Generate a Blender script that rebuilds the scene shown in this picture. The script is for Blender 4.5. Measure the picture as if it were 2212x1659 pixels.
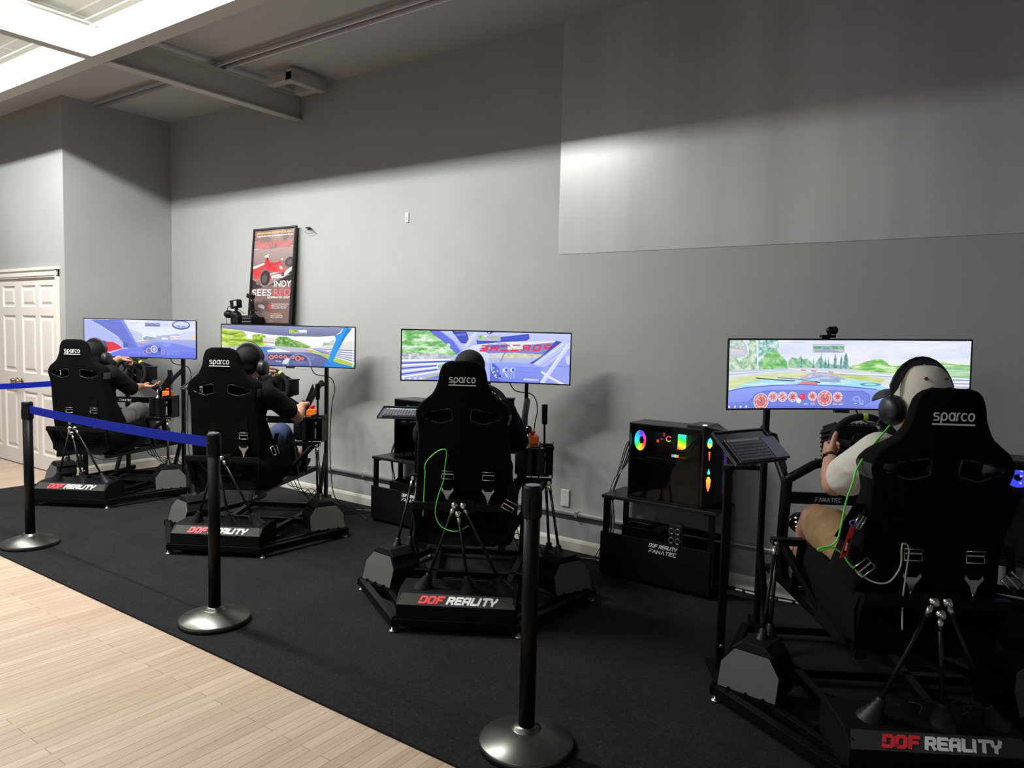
import bpy, math, random
import numpy as np
from mathutils import Vector, Matrix
random.seed(7)
PI = math.pi
for o in list(bpy.data.objects): bpy.data.objects.remove(o)
SC = bpy.context.scene
COL = SC.collection
# ------------------------------------------------------------------ camera, world, lights, exposure
def make_camera():
    f, yaw, pitch, roll = 1596.5, 0.613527, 0.0726928, 0.0238919
    cy, sy = math.cos(yaw), math.sin(yaw)
    fw = Vector((-sy*math.cos(pitch), cy*math.cos(pitch), -math.sin(pitch)))
    r = Vector((cy, sy, 0)); u = r.cross(fw)
    r2 = r*math.cos(roll) + u*math.sin(roll); u2 = u*math.cos(roll) - r*math.sin(roll)
    cam = bpy.data.cameras.new('camera'); o = bpy.data.objects.new('camera', cam); COL.objects.link(o)
    m = Matrix((r2, u2, -fw)).transposed().to_4x4(); m.translation = (0, -4.645, 1.62)
    o.matrix_world = m
    cam.sensor_width = 36; cam.lens = f/2212*36; cam.clip_start = .05; cam.clip_end = 100
    SC.camera = o
make_camera()
SC.view_settings.view_transform = 'Standard'; SC.view_settings.look = 'None'
SC.view_settings.gamma = 1; SC.view_settings.use_curve_mapping = False
SC.view_settings.exposure = 0.0
W_ = bpy.data.worlds.new('world'); SC.world = W_; W_.use_nodes = True
W_.node_tree.nodes['Background'].inputs[0].default_value = (.72, .88, 1.12, 1)
W_.node_tree.nodes['Background'].inputs[1].default_value = .24
try:
    SC.cycles.use_denoising = True; SC.cycles.max_bounces = 6; SC.cycles.sample_clamp_indirect = 4
except Exception: pass

def area(name, loc, sx, sy, power, col, rot=(0, 0, 0)):
    l = bpy.data.lights.new(name, 'AREA'); l.shape = 'RECTANGLE'; l.size = sx; l.size_y = sy
    l.energy = power; l.color = col
    o = bpy.data.objects.new(name, l); COL.objects.link(o); o.location = loc; o.rotation_euler = rot
    return o
WARM = (.985, 1.0, .955)
# fluorescent strips of the row nearest the wall (just behind the steel beam), and the rows over the wooden floor
LAMPS = [(-8.9, -2.52, 80), (-7.35, -2.52, 140), (-5.75, -2.52, 225), (-4.25, -2.52, 215),
         (-7.6, -5.2, 38), (-5.0, -5.2, 58), (-1.9, -5.2, 30), (-7.6, -7.6, 34), (-4.6, -7.6, 34)]
for i, (x, y, p) in enumerate(LAMPS):
    # the tubes by the wall shine sideways too: the lamp's output is split into a wall-side and a downward half
    if i < 4:
        area('strip_light_glow', (x, y, 3.765), 1.2, .10, p*.62, WARM, (math.radians(33), 0, 0))
        area('strip_light_glow', (x, y, 3.765), 1.2, .10, p*.12, WARM)
    else: area('strip_light_glow', (x, y, 3.765), 1.2, .12, p, WARM)

# ------------------------------------------------------------------ materials
def lin(c):
    c = c/255.0
    return c/12.92 if c <= .04045 else ((c+.055)/1.055)**2.4
def S(r, g, b): return (lin(r), lin(g), lin(b), 1)
MATS = {}
def mat(name, col, rough=.5, metal=0.0, spec=.5, emit=None, es=1.0, noise=0.0, nscale=20, bump=0.0, alpha=None):
    if name in MATS: return MATS[name]
    m = bpy.data.materials.new(name); m.use_nodes = True; nt = m.node_tree; b = nt.nodes['Principled BSDF']
    b.inputs['Base Color'].default_value = (*col[:3], 1); b.inputs['Roughness'].default_value = rough
    b.inputs['Metallic'].default_value = metal; b.inputs['Specular IOR Level'].default_value = spec
    if emit:
        b.inputs['Emission Color'].default_value = (*emit[:3], 1); b.inputs['Emission Strength'].default_value = es
    if noise or bump:
        tc = nt.nodes.new('ShaderNodeTexCoord'); n = nt.nodes.new('ShaderNodeTexNoise')
        n.inputs['Scale'].default_value = nscale; n.inputs['Detail'].default_value = 6
        nt.links.new(tc.outputs['Object'], n.inputs['Vector'])
        if noise:
            r = nt.nodes.new('ShaderNodeMapRange'); r.inputs[3].default_value = 1-noise; r.inputs[4].default_value = 1+noise
            nt.links.new(n.outputs['Fac'], r.inputs[0])
            mx = nt.nodes.new('ShaderNodeVectorMath'); mx.operation = 'SCALE'; mx.inputs[0].default_value = col[:3]
            nt.links.new(r.outputs[0], mx.inputs['Scale']); nt.links.new(mx.outputs[0], b.inputs['Base Color'])
        if bump:
            bp = nt.nodes.new('ShaderNodeBump'); bp.inputs['Strength'].default_value = bump; bp.inputs['Distance'].default_value = .002
            nt.links.new(n.outputs['Fac'], bp.inputs['Height']); nt.links.new(bp.outputs[0], b.inputs['Normal'])
    MATS[name] = m; return m
def vcol_mat(name, emit=True, es=1.0, rough=.5):
    if name in MATS: return MATS[name]
    m = bpy.data.materials.new(name); m.use_nodes = True; nt = m.node_tree; b = nt.nodes['Principled BSDF']
    a = nt.nodes.new('ShaderNodeAttribute'); a.attribute_name = 'paint'
    if emit:
        b.inputs['Base Color'].default_value = (.01, .01, .012, 1); b.inputs['Roughness'].default_value = .35
        nt.links.new(a.outputs['Color'], b.inputs['Emission Color']); b.inputs['Emission Strength'].default_value = es
    else:
        nt.links.new(a.outputs['Color'], b.inputs['Base Color']); b.inputs['Roughness'].default_value = rough
    MATS[name] = m; return m
BLK = mat('black_metal', (.0035, .0035, .0038), .42, spec=.15)
BLKG = mat('black_gloss', (.005, .005, .006), .14, spec=.35)
PLA = mat('black_plastic', (.005, .005, .0055), .42, spec=.2)
FAB = mat('black_fabric', (.0032, .0030, .0036), .95, spec=.12, noise=.25, nscale=300, bump=.3)
RUB = mat('black_rubber', (.012, .012, .012), .7)
CHR = mat('chrome', (.75, .74, .72), .18, 1)
STL = mat('brushed_steel', (.55, .55, .53), .35, 1)
BRS = mat('brass', (.75, .55, .35), .35, 1)
PLT = mat('grey_plate', (.13, .128, .120), .36, .25)
WHT = mat('white_print', (.85, .84, .83), .6)
WHT2 = mat('white_print_emb', (.88, .87, .86), .6)
RED = mat('red_print', (.85, .035, .05), .5)
ORNG = mat('orange_plastic', (.95, .20, .02), .45)
REDB = mat('red_button', (.6, .02, .02), .35)
GRN = mat('green_cable', (.15, .85, .08), .4)
LIME = mat('lime_tape', (.45, .75, .05), .6)
CREAM = mat('cream_paint', (.70, .685, .60), .45, noise=.03, nscale=3)
TRIM = mat('trim_white', (.66, .62, .55), .4)
DOORW = mat('door_white', (.72, .665, .62), .42)
WHITEP = mat('white_plastic', (.75, .73, .68), .4)
CBL = mat('black_cable', (.008, .008, .008), .5)
CBW = mat('grey_cable', (.45, .45, .44), .4)
BLUE = mat('blue_webbing', (.005, .018, .40), .75, spec=.2, noise=.1, nscale=200)

# ------------------------------------------------------------------ mesh builder
class MB:
    def __init__(s): s.v = []; s.f = []; s.m = []; s.sm = []
    def add(s, vs, fs, mi=0, smooth=False):
        b = len(s.v); s.v += [tuple(v) for v in vs]
        for f in fs: s.f.append([b+i for i in f]); s.m.append(mi); s.sm.append(smooth)
        return s
    def box(s, c, d, R=None, mi=0):
        x, y, z = d[0]/2, d[1]/2, d[2]/2
        vs = [Vector((sx*x, sy*y, sz*z)) for sz in (-1, 1) for sy in (-1, 1) for sx in (-1, 1)]
        if R is not None: vs = [R @ v for v in vs]
        c = Vector(c); vs = [v+c for v in vs]
        return s.add(vs, [(0, 2, 3, 1), (4, 5, 7, 6), (0, 1, 5, 4), (2, 6, 7, 3), (0, 4, 6, 2), (1, 3, 7, 5)], mi)
    def b2(s, lo, hi, mi=0):
        return s.box([(a+b)/2 for a, b in zip(lo, hi)], [b-a for a, b in zip(lo, hi)], None, mi)
    def bar(s, a, b, w, h=None, up=(0, 0, 1), mi=0, ext=0):
        h = w if h is None else h; a = Vector(a); b = Vector(b); d = (b-a); L = d.length; d.normalize()
        u = Vector(up)
        if abs(d.dot(u)) > .98: u = Vector((1, 0, 0))
        x = d.cross(u).normalized(); z = x.cross(d)
        R = Matrix((x, d, z)).transposed()
        return s.box((a+b)/2, (w, L+2*ext, h), R, mi)
    def prism(s, pts, off, mi=0):
        n = len(pts); off = Vector(off); vs = [Vector(p) for p in pts]; vs += [v+off for v in vs]
        return s.add(vs, [list(range(n))[::-1], list(range(n, 2*n))]+[(i, (i+1) % n, n+(i+1) % n, n+i) for i in range(n)], mi)
    def tube(s, pts, r, n=10, mi=0, closed=False, rs=None, flat=None):
        pts = [Vector(p) for p in pts]; m = len(pts); rings = []; up = None
        for i, p in enumerate(pts):
            if closed: d = pts[(i+1) % m]-pts[i-1]
            else: d = pts[min(i+1, m-1)]-pts[max(i-1, 0)]
            d = d.normalized() if d.length > 1e-9 else Vector((0, 0, 1))
            if up is None:
                up = Vector((0, 0, 1)) if abs(d.z) < .9 else Vector((1, 0, 0))
                if flat: up = Vector(flat)
            x = d.cross(up).normalized(); y = x.cross(d).normalized(); up = y
            rr = rs[i] if rs else r
            if isinstance(rr, tuple): ra, rb = rr
            else: ra = rb = rr
            rings.append([p+x*math.cos(2*PI*k/n)*ra+y*math.sin(2*PI*k/n)*rb for k in range(n)])
        vs = [v for g in rings for v in g]; fs = []
        for i in range(m if closed else m-1):
            j = (i+1) % m
            for k in range(n): fs.append((i*n+k, i*n+(k+1) % n, j*n+(k+1) % n, j*n+k))
        if not closed: fs += [list(range(n))[::-1], [(m-1)*n+k for k in range(n)]]
        return s.add(vs, fs, mi, True)
    def cyl(s, a, b, r, n=16, mi=0, r2=None):
        a = Vector(a); b = Vector(b); d = (b-a).normalized(); up = Vector((0, 0, 1)) if abs(d.z) < .9 else Vector((1, 0, 0))
        x = d.cross(up).normalized(); y = x.cross(d); r2 = r if r2 is None else r2; base = len(s.v)
        ra = [a+(x*math.cos(2*PI*k/n)+y*math.sin(2*PI*k/n))*r for k in range(n)]
        rb = [b+(x*math.cos(2*PI*k/n)+y*math.sin(2*PI*k/n))*r2 for k in range(n)]
        s.add(ra+rb, [(k, (k+1) % n, n+(k+1) % n, n+k) for k in range(n)], mi, True)
        s.f += [[base+k for k in range(n)][::-1], [base+n+k for k in range(n)]]; s.m += [mi, mi]; s.sm += [False, False]
        return s
    def lathe(s, prof, o=(0, 0, 0), axis=None, n=28, mi=0):
        o = Vector(o); z = Vector(axis or (0, 0, 1)).normalized(); t = Vector((1, 0, 0)) if abs(z.x) < .9 else Vector((0, 1, 0))
        x = z.cross(t).normalized(); y = z.cross(x); vs = []; fs = []
        for r, h in prof: vs += [o+z*h+(x*math.cos(2*PI*k/n)+y*math.sin(2*PI*k/n))*max(r, 1e-5) for k in range(n)]
        for i in range(len(prof)-1):
            for k in range(n): fs.append((i*n+k, i*n+(k+1) % n, (i+1)*n+(k+1) % n, (i+1)*n+k))
        return s.add(vs, fs, mi, True)
    def sph(s, c, r, n=14, mi=0, R=None):
        r = (r, r, r) if not isinstance(r, (tuple, list)) else r; c = Vector(c); vs = []; m = n//2+1; fs = []
        for i in range(m+1):
            a = PI*i/m
            for k in range(n):
                v = Vector((math.sin(a)*math.cos(2*PI*k/n)*r[0], math.sin(a)*math.sin(2*PI*k/n)*r[1], math.cos(a)*r[2]))
                vs.append((R @ v if R else v)+c)
        for i in range(m):
            for k in range(n): fs.append((i*n+k, (i+1)*n+k, (i+1)*n+(k+1) % n, i*n+(k+1) % n))
        return s.add(vs, fs, mi, True)
    def cap(s, a, b, ra, rb=None, n=14, mi=0):
        rb = ra if rb is None else rb; a = Vector(a); b = Vector(b); d = b-a; L = d.length
        if L < 1e-6: return s.sph(a, ra, n, mi)
        prof = [(ra*math.sin(t), -ra*math.cos(t)) for t in [0.01, .4, .8, 1.2, PI/2]] + [(rb*math.cos(t), L+rb*math.sin(t)) for t in [0, .4, .8, 1.2, PI/2-.01]]
        return s.lathe(prof, a, d, n, mi)
    def build(s, name, mats, parent=None, bevel=0, M=None, weld=False):
        me = bpy.data.meshes.new(name)
        vs = s.v
        if M is not None: vs = [tuple(M @ Vector(v)) for v in vs]
        me.from_pydata(vs, [], s.f)
        if not isinstance(mats, (list, tuple)): mats = [mats]
        for m in mats: me.materials.append(m)
        me.polygons.foreach_set('material_index', s.m); me.polygons.foreach_set('use_smooth', s.sm)
        me.update()
        o = bpy.data.objects.new(name, me); COL.objects.link(o)
        if parent is not None: o.parent = parent
        if bevel:
            b = o.modifiers.new('bevel', 'BEVEL'); b.width = bevel; b.segments = 2; b.limit_method = 'ANGLE'; b.angle_limit = .7
        return o
def empty(name, loc=(0, 0, 0), rz=0):
    o = bpy.data.objects.new(name, None); COL.objects.link(o); o.location = loc; o.rotation_euler = (0, 0, rz); o.empty_display_size = .1
    return o
def tag(o, label=None, cat=None, group=None, kind=None):
    if label: o['label'] = label
    if cat: o['category'] = cat
    if group: o['group'] = group
    if kind: o['kind'] = kind
    return o
def struct(o): o['kind'] = 'structure'; return o
def copy_tree(o, parent=None):
    c = o.copy(); COL.objects.link(c)
    if parent is not None: c.parent = parent
    for ch in list(o.children): copy_tree(ch, c)
    return c
def spline(pts, k=8, closed=False):
    P = [Vector(p) for p in pts]; n = len(P); out = []
    for i in range(n if closed else n-1):
        p0 = P[i-1] if (i > 0 or closed) else P[0]; p1 = P[i]; p2 = P[(i+1) % n]; p3 = P[(i+2) % n] if (closed or i+2 < n) else P[-1]
        for j in range(k):
            t = j/k; out.append(.5*((2*p1)+(p2-p0)*t+(2*p0-5*p1+4*p2-p3)*t*t+(3*p1-p0-3*p2+p3)*t**3))
    if not closed: out.append(P[-1])
    return out

# ------------------------------------------------------------------ stroke lettering
def arc(cx, cy, r, a0, a1, n=12, ry=None):
    ry = r if ry is None else ry
    return [(cx+r*math.cos(math.radians(a0+(a1-a0)*i/n)), cy+ry*math.sin(math.radians(a0+(a1-a0)*i/n))) for i in range(n+1)]
# blocky capitals (width .8, height 1): glyph -> (advance, strokes)
BL = {'D': (.86, [[(0, .55), (0, 1), (.55, 1), (.7, .85), (.7, .15), (.55, 0), (0, 0)], [(0, 0), (0, .12)]]),
 'd': (.86, [[(0, 0), (0, 1), (.55, 1), (.7, .85), (.7, .15), (.55, 0), (0, 0)]]),
 'O': (.90, [[(0, .12), (0, .88), (.12, 1), (.58, 1), (.7, .88), (.7, .12), (.58, 0), (.12, 0), (0, .12)]]),
 'F': (.82, [[(0, 0), (0, 1), (.66, 1)], [(0, .48), (.56, .48)]]),
 'R': (.88, [[(0, 0), (0, 1), (.58, 1), (.68, .9), (.68, .55), (.58, .45), (0, .45)], [(.4, .45), (.7, 0)]]),
 'E': (.82, [[(.66, 1), (0, 1), (0, 0), (.66, 0)], [(0, .5), (.56, .5)]]),
 'A': (.90, [[(0, 0), (0, .85), (.15, 1), (.7, 1), (.7, 0)], [(0, .4), (.7, .4)]]),
 'L': (.74, [[(0, 1), (0, 0), (.6, 0)]]), 'I': (.32, [[(0, 0), (0, 1)]]),
 'T': (.80, [[(-.05, 1), (.7, 1)], [(.32, 1), (.32, 0)]]),
 'Y': (.84, [[(0, 1), (.08, .6), (.35, .42), (.62, .6), (.7, 1)], [(.35, .42), (.35, 0)]]), ' ': (.36, []),
 'P': (.88, [[(0, 0), (0, 1), (.7, 1), (.7, .45), (0, .45)]]), 'S': (.88, [[(.7, 1), (0, 1), (0, .5), (.7, .5), (.7, 0), (0, 0)]]),
 'C': (.88, [[(.7, 1), (0, 1), (0, 0), (.7, 0)]]), 'H': (.88, [[(0, 0), (0, 1)], [(.7, 0), (.7, 1)], [(0, .5), (.7, .5)]])}
FT = {'F': (.95, [[(0, 0), (.12, .42), (.62, .42)], [(.06, .95), (.8, .95)]]), 'A': (1.0, [[(0, 0), (.42, .95), (.8, 0)]]),
 'N': (1.02, [[(0, 0), (0, .95), (.75, 0), (.75, .95)]]), 'T': (.95, [[(0, .95), (.8, .95)], [(.4, .95), (.4, 0)]]),
 'E': (.92, [[(.72, .95), (0, .95), (0, 0), (.72, 0)], [(0, .48), (.65, .48)]]), 'C': (.95, [[(.75, .95), (.1, .95), (0, .8), (0, .15), (.1, 0), (.75, 0)]])}
_r = .42
SP = {'s': (.98, [[(.80, .80), (.25, .80)]+arc(.25, .61, .19, 90, 270, 8)+[(.58, .42)]+arc(.58, .21, .20, 90, -90, 8)+[(.02, .01)]]),
 'p': (1.02, [arc(.44, .42, _r, 0, 360, 20), [(.02, .42), (.02, -.42)]]), 'a': (1.02, [arc(.44, .42, _r, 0, 360, 20), [(.86, .84), (.86, 0)]]),
 'r': (.52, [[(.02, 0), (.02, .5)]+arc(.36, .5, .34, 180, 90, 6)]), 'c': (.90, [arc(.44, .42, _r, 42, 318, 16)]), 'o': (1.0, [arc(.44, .42, _r, 0, 360, 20)])}
def strokes(text, font, gap=.12):
    out = []; x = 0
    for ch in text:
        adv, st = font[ch]
        out += [[(x+px, py) for px, py in pl] for pl in st]; x += adv+gap
    return out, x-gap
def letter_mesh(mb, text, font, o, ux, uy, height, wgt, slant=0, gap=.12, mi=0, thick=.0012, width=None):
    """lay stroke text on the plane at o with axes ux (reading direction) and uy (up)"""
    st, w = strokes(text, font, gap); ux = Vector(ux).normalized(); uy = Vector(uy).normalized(); nz = ux.cross(uy); o = Vector(o)
    sx = height if width is None else width/w
    kk = 0
    for pl in st:
        P = [Vector(((x+slant*y)*sx, y*height)) for x, y in pl]
        for i in range(len(P)-1):
            kk += 1
            a, b = P[i], P[i+1]; d = b-a
            if d.length < 1e-7: continue
            d.normalize(); nrm = Vector((-d.y, d.x)); h = wgt*height/2
            e0 = h*.9 if (i == 0) else h*.55; e1 = h*.9 if (i == len(P)-2) else h*.55
            if len(P) > 9: e0 = e1 = h*.15
            q = [a-d*e0-nrm*h, b+d*e1-nrm*h, b+d*e1+nrm*h, a-d*e0+nrm*h]
            mb.prism([o+ux*p.x+uy*p.y for p in q], nz*(thick+.00012*(kk % 7)), mi)
    return sx*w
# ------------------------------------------------------------------ the room
def node_mat(name):
    m = bpy.data.materials.new(name); m.use_nodes = True; MATS[name] = m; nt = m.node_tree
    return m, nt, nt.nodes['Principled BSDF'], (lambda t: nt.nodes.new('ShaderNode'+t)), nt.links.new
def wall_mat():
    m, nt, b, N, L = node_mat('wall_grey_paint')
    tc = N('TexCoord'); n = N('TexNoise'); n.inputs['Scale'].default_value = 1.3; n.inputs['Detail'].default_value = 8
    L(tc.outputs['Object'], n.inputs['Vector'])
    r = N('ValToRGB'); r.color_ramp.elements[0].position = .3; r.color_ramp.elements[1].position = .75
    r.color_ramp.elements[0].color = (.325, .328, .325, 1); r.color_ramp.elements[1].color = (.370, .372, .366, 1)
    L(n.outputs['Fac'], r.inputs[0]); L(r.outputs[0], b.inputs['Base Color']); b.inputs['Roughness'].default_value = .62
    n2 = N('TexNoise'); n2.inputs['Scale'].default_value = 90; L(tc.outputs['Object'], n2.inputs['Vector'])
    bp = N('Bump'); bp.inputs['Strength'].default_value = .12; bp.inputs['Distance'].default_value = .002
    L(n2.outputs['Fac'], bp.inputs['Height']); L(bp.outputs[0], b.inputs['Normal'])
    return m
def patch_mat():
    # glossier, lighter repainted rectangle with vertical roller lanes
    m, nt, b, N, L = node_mat('wall_satin_patch')
    tc = N('TexCoord'); mp = N('Mapping'); mp.inputs['Scale'].default_value = (1.1, 1, .07)
    n = N('TexNoise'); n.inputs['Scale'].default_value = 2.2; n.inputs['Detail'].default_value = 4
    L(tc.outputs['Object'], mp.inputs[0]); L(mp.outputs[0], n.inputs['Vector'])
    r = N('ValToRGB'); r.color_ramp.elements[0].position = .34; r.color_ramp.elements[1].position = .66
    r.color_ramp.elements[0].color = (.39, .38, .375, 1); r.color_ramp.elements[1].color = (.51, .50, .50, 1)
    L(n.outputs['Fac'], r.inputs[0]); L(r.outputs[0], b.inputs['Base Color'])
    b.inputs['Roughness'].default_value = .30; b.inputs['Specular IOR Level'].default_value = .8
    n2 = N('TexNoise'); n2.inputs['Scale'].default_value = 60; L(tc.outputs['Object'], n2.inputs['Vector'])
    bp = N('Bump'); bp.inputs['Strength'].default_value = .10; bp.inputs['Distance'].default_value = .002
    L(n2.outputs['Fac'], bp.inputs['Height']); L(bp.outputs[0], b.inputs['Normal'])
    return m
def wood_mat():
    m, nt, b, N, L = node_mat('oak_strip_floor')
    tc = N('TexCoord'); mp = N('Mapping'); mp.inputs['Rotation'].default_value = (0, 0, PI/2)
    L(tc.outputs['Object'], mp.inputs[0])
    br = N('TexBrick'); br.offset = .37; br.offset_frequency = 2
    br.inputs['Color1'].default_value = (0, 0, 0, 1); br.inputs['Color2'].default_value = (1, 1, 1, 1); br.inputs['Mortar'].default_value = (.5, .5, .5, 1)
    br.inputs['Scale'].default_value = 1; br.inputs['Mortar Size'].default_value = .0011; br.inputs['Mortar Smooth'].default_value = .2
    br.inputs['Brick Width'].default_value = .95; br.inputs['Row Height'].default_value = .057; br.inputs['Bias'].default_value = 0
    L(mp.outputs[0], br.inputs['Vector'])
    # per-plank shift of the grain
    ad = N('VectorMath'); ad.operation = 'MULTIPLY_ADD'; ad.inputs[1].default_value = (0, 9, 3)
    L(br.outputs['Color'], ad.inputs[0]); L(mp.outputs[0], ad.inputs[2])
    mg = N('Mapping'); mg.inputs['Scale'].default_value = (1.6, 34, 1); L(ad.outputs[0], mg.inputs[0])
    g = N('TexNoise'); g.inputs['Scale'].default_value = 1.6; g.inputs['Detail'].default_value = 9; g.inputs['Distortion'].default_value = 1.6
    L(mg.outputs[0], g.inputs['Vector'])
    r1 = N('ValToRGB'); e = r1.color_ramp.elements; e[0].position = 0; e[0].color = (.49, .365, .275, 1); e[1].position = 1; e[1].color = (.585, .45, .355, 1)
    L(br.outputs['Color'], r1.inputs[0])
    r2 = N('ValToRGB'); e = r2.color_ramp.elements; e[0].position = .30; e[0].color = (.78, .73, .69, 1); e[1].position = .62; e[1].color = (1.06, 1.05, 1.02, 1)
    L(g.outputs['Fac'], r2.inputs[0])
    mu = N('MixRGB'); mu.blend_type = 'MULTIPLY'; mu.inputs[0].default_value = .75; L(r1.outputs[0], mu.inputs[1]); L(r2.outputs[0], mu.inputs[2])
    mm = N('MixRGB'); mm.inputs[2].default_value = (.16, .09, .05, 1); L(br.outputs['Fac'], mm.inputs[0]); L(mu.outputs[0], mm.inputs[1])
    L(mm.outputs[0], b.inputs['Base Color']); b.inputs['Roughness'].default_value = .42
    return m
def carpet_mat():
    m, nt, b, N, L = node_mat('black_carpet')
    tc = N('TexCoord'); n = N('TexNoise'); n.inputs['Scale'].default_value = 130; n.inputs['Detail'].default_value = 5; L(tc.outputs['Object'], n.inputs['Vector'])
    n3 = N('TexNoise'); n3.inputs['Scale'].default_value = 3.0; L(tc.outputs['Object'], n3.inputs['Vector'])
    r = N('ValToRGB'); e = r.color_ramp.elements; e[0].position = .35; e[0].color = (.008, .0088, .0098, 1); e[1].position = .72; e[1].color = (.022, .0232, .0245, 1)
    x = r.color_ramp.elements.new(.80); x.color = (.10, .10, .10, 1)
    ad = N('Math'); ad.operation = 'MULTIPLY_ADD'; ad.inputs[1].default_value = .25; L(n3.outputs['Fac'], ad.inputs[0]); L(n.outputs['Fac'], ad.inputs[2])
    sb = N('Math'); sb.operation = 'SUBTRACT'; sb.inputs[1].default_value = .12; L(ad.outputs[0], sb.inputs[0])
    L(sb.outputs[0], r.inputs[0]); L(r.outputs[0], b.inputs['Base Color']); b.inputs['Roughness'].default_value = .95; b.inputs['Specular IOR Level'].default_value = .15
    bp = N('Bump'); bp.inputs['Strength'].default_value = .5; bp.inputs['Distance'].default_value = .004
    L(n.outputs['Fac'], bp.inputs['Height']); L(bp.outputs[0], b.inputs['Normal'])
    return m
def ceil_mat():
    m, nt, b, N, L = node_mat('ceiling_panels')
    tc = N('TexCoord'); br = N('TexBrick'); br.offset = 0
    mp = N('Mapping'); mp.inputs['Location'].default_value = (7.05, 2.0, 0); L(tc.outputs['Object'], mp.inputs[0])
    br.inputs['Color1'].default_value = (.40, .39, .345, 1); br.inputs['Color2'].default_value = (.46, .45, .40, 1); br.inputs['Mortar'].default_value = (.62, .61, .57, 1)
    br.inputs['Scale'].default_value = 1; br.inputs['Mortar Size'].default_value = .010; br.inputs['Brick Width'].default_value = .61; br.inputs['Row Height'].default_value = .61
    L(mp.outputs[0], br.inputs['Vector'])
    L(br.outputs['Color'], b.inputs['Base Color']); b.inputs['Roughness'].default_value = .5
    return m
WALL = wall_mat(); ZC = 3.83
struct(MB().b2((-14, -11, -.12), (8, .12, 0)).build('floor', wood_mat()))
m = MB(); m.b2((-7.9, -2.6, 0), (8, -.003, .012))
tag(m.build('carpet', carpet_mat(), None, .004), 'black flecked carpet laid over the wood floor along the grey wall, under all four simulators', 'carpet')
struct(MB().b2((-8.05, 0, 0), (8, .12, ZC)).build('wall_back', WALL))
struct(MB().b2((-8.14, -1.0, 0), (-8.0, 0, ZC)).build('wall_left', WALL))
m = MB(); x0, x1, zt = -10.02, -8.17, 2.055      # door opening
m.b2((-14, -1.133, 0), (x0, -1.0, ZC)); m.b2((x1, -1.133, 0), (-8.0, -1.0, ZC)); m.b2((x0, -1.133, zt), (x1, -1.0, ZC))
struct(m.build('wall_door', WALL))
struct(MB().b2((-2.885, -.0035, 2.18), (-.40, 0, ZC)).b2((-.40, -.0035, 2.18), (8, 0, ZC)).build('wall_patch', patch_mat()))
# ceiling: plain painted board over the simulators, panelled grid beyond the beam
struct(MB().b2((-14, -1.84, ZC), (8, .12, ZC+.1)).build('ceiling', mat('ceiling_paint', (.46, .46, .475), .6, noise=.03, nscale=2)))
struct(MB().b2((-14, -11, ZC), (8, -1.84, ZC+.1)).build('ceiling_grid', ceil_mat()))
# baseboards
def baseboard(nm, a, b, n):
    m = MB(); a = Vector(a); b = Vector(b); n = Vector(n)
    prof = [(0, 0), (.016, 0), (.016, .075), (.011, .088), (.006, .098), (0, .100)]
    P = [a+n*p+Vector((0, 0, h)) for p, h in prof]
    m.prism(P, b-a); return struct(m.build(nm, TRIM))
baseboard('baseboard_back', (-8.0, 0, .0), (8, 0, .0), (0, -1, 0))
baseboard('baseboard_left', (-8.0, -1.133, 0), (-8.0, 0, 0), (1, 0, 0))
baseboard('baseboard_door', (-8.06, -1.133, 0), (-8.0, -1.133, 0), (0, -1, 0))
# door casing
m = MB(); y = -1.133
for xa, xb in ((x0-.075, x0+.005), (x1-.005, x1+.06)):
    m.b2((xa, y-.018, 0), (xb, y, zt+.08)); m.b2((xa+.012, y-.026, 0), (xb-.022, y-.016, zt+.06))
m.b2((x0-.075, y-.018, zt-.005), (x1+.06, y, zt+.075)); m.b2((x0-.085, y-.034, zt+.07), (x1+.07, y, zt+.10)); m.b2((x0-.06, y-.027, zt+.012), (x1+.045, y-.016, zt+.05))
struct(m.build('trim_1', DOORW, None, .003))
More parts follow.
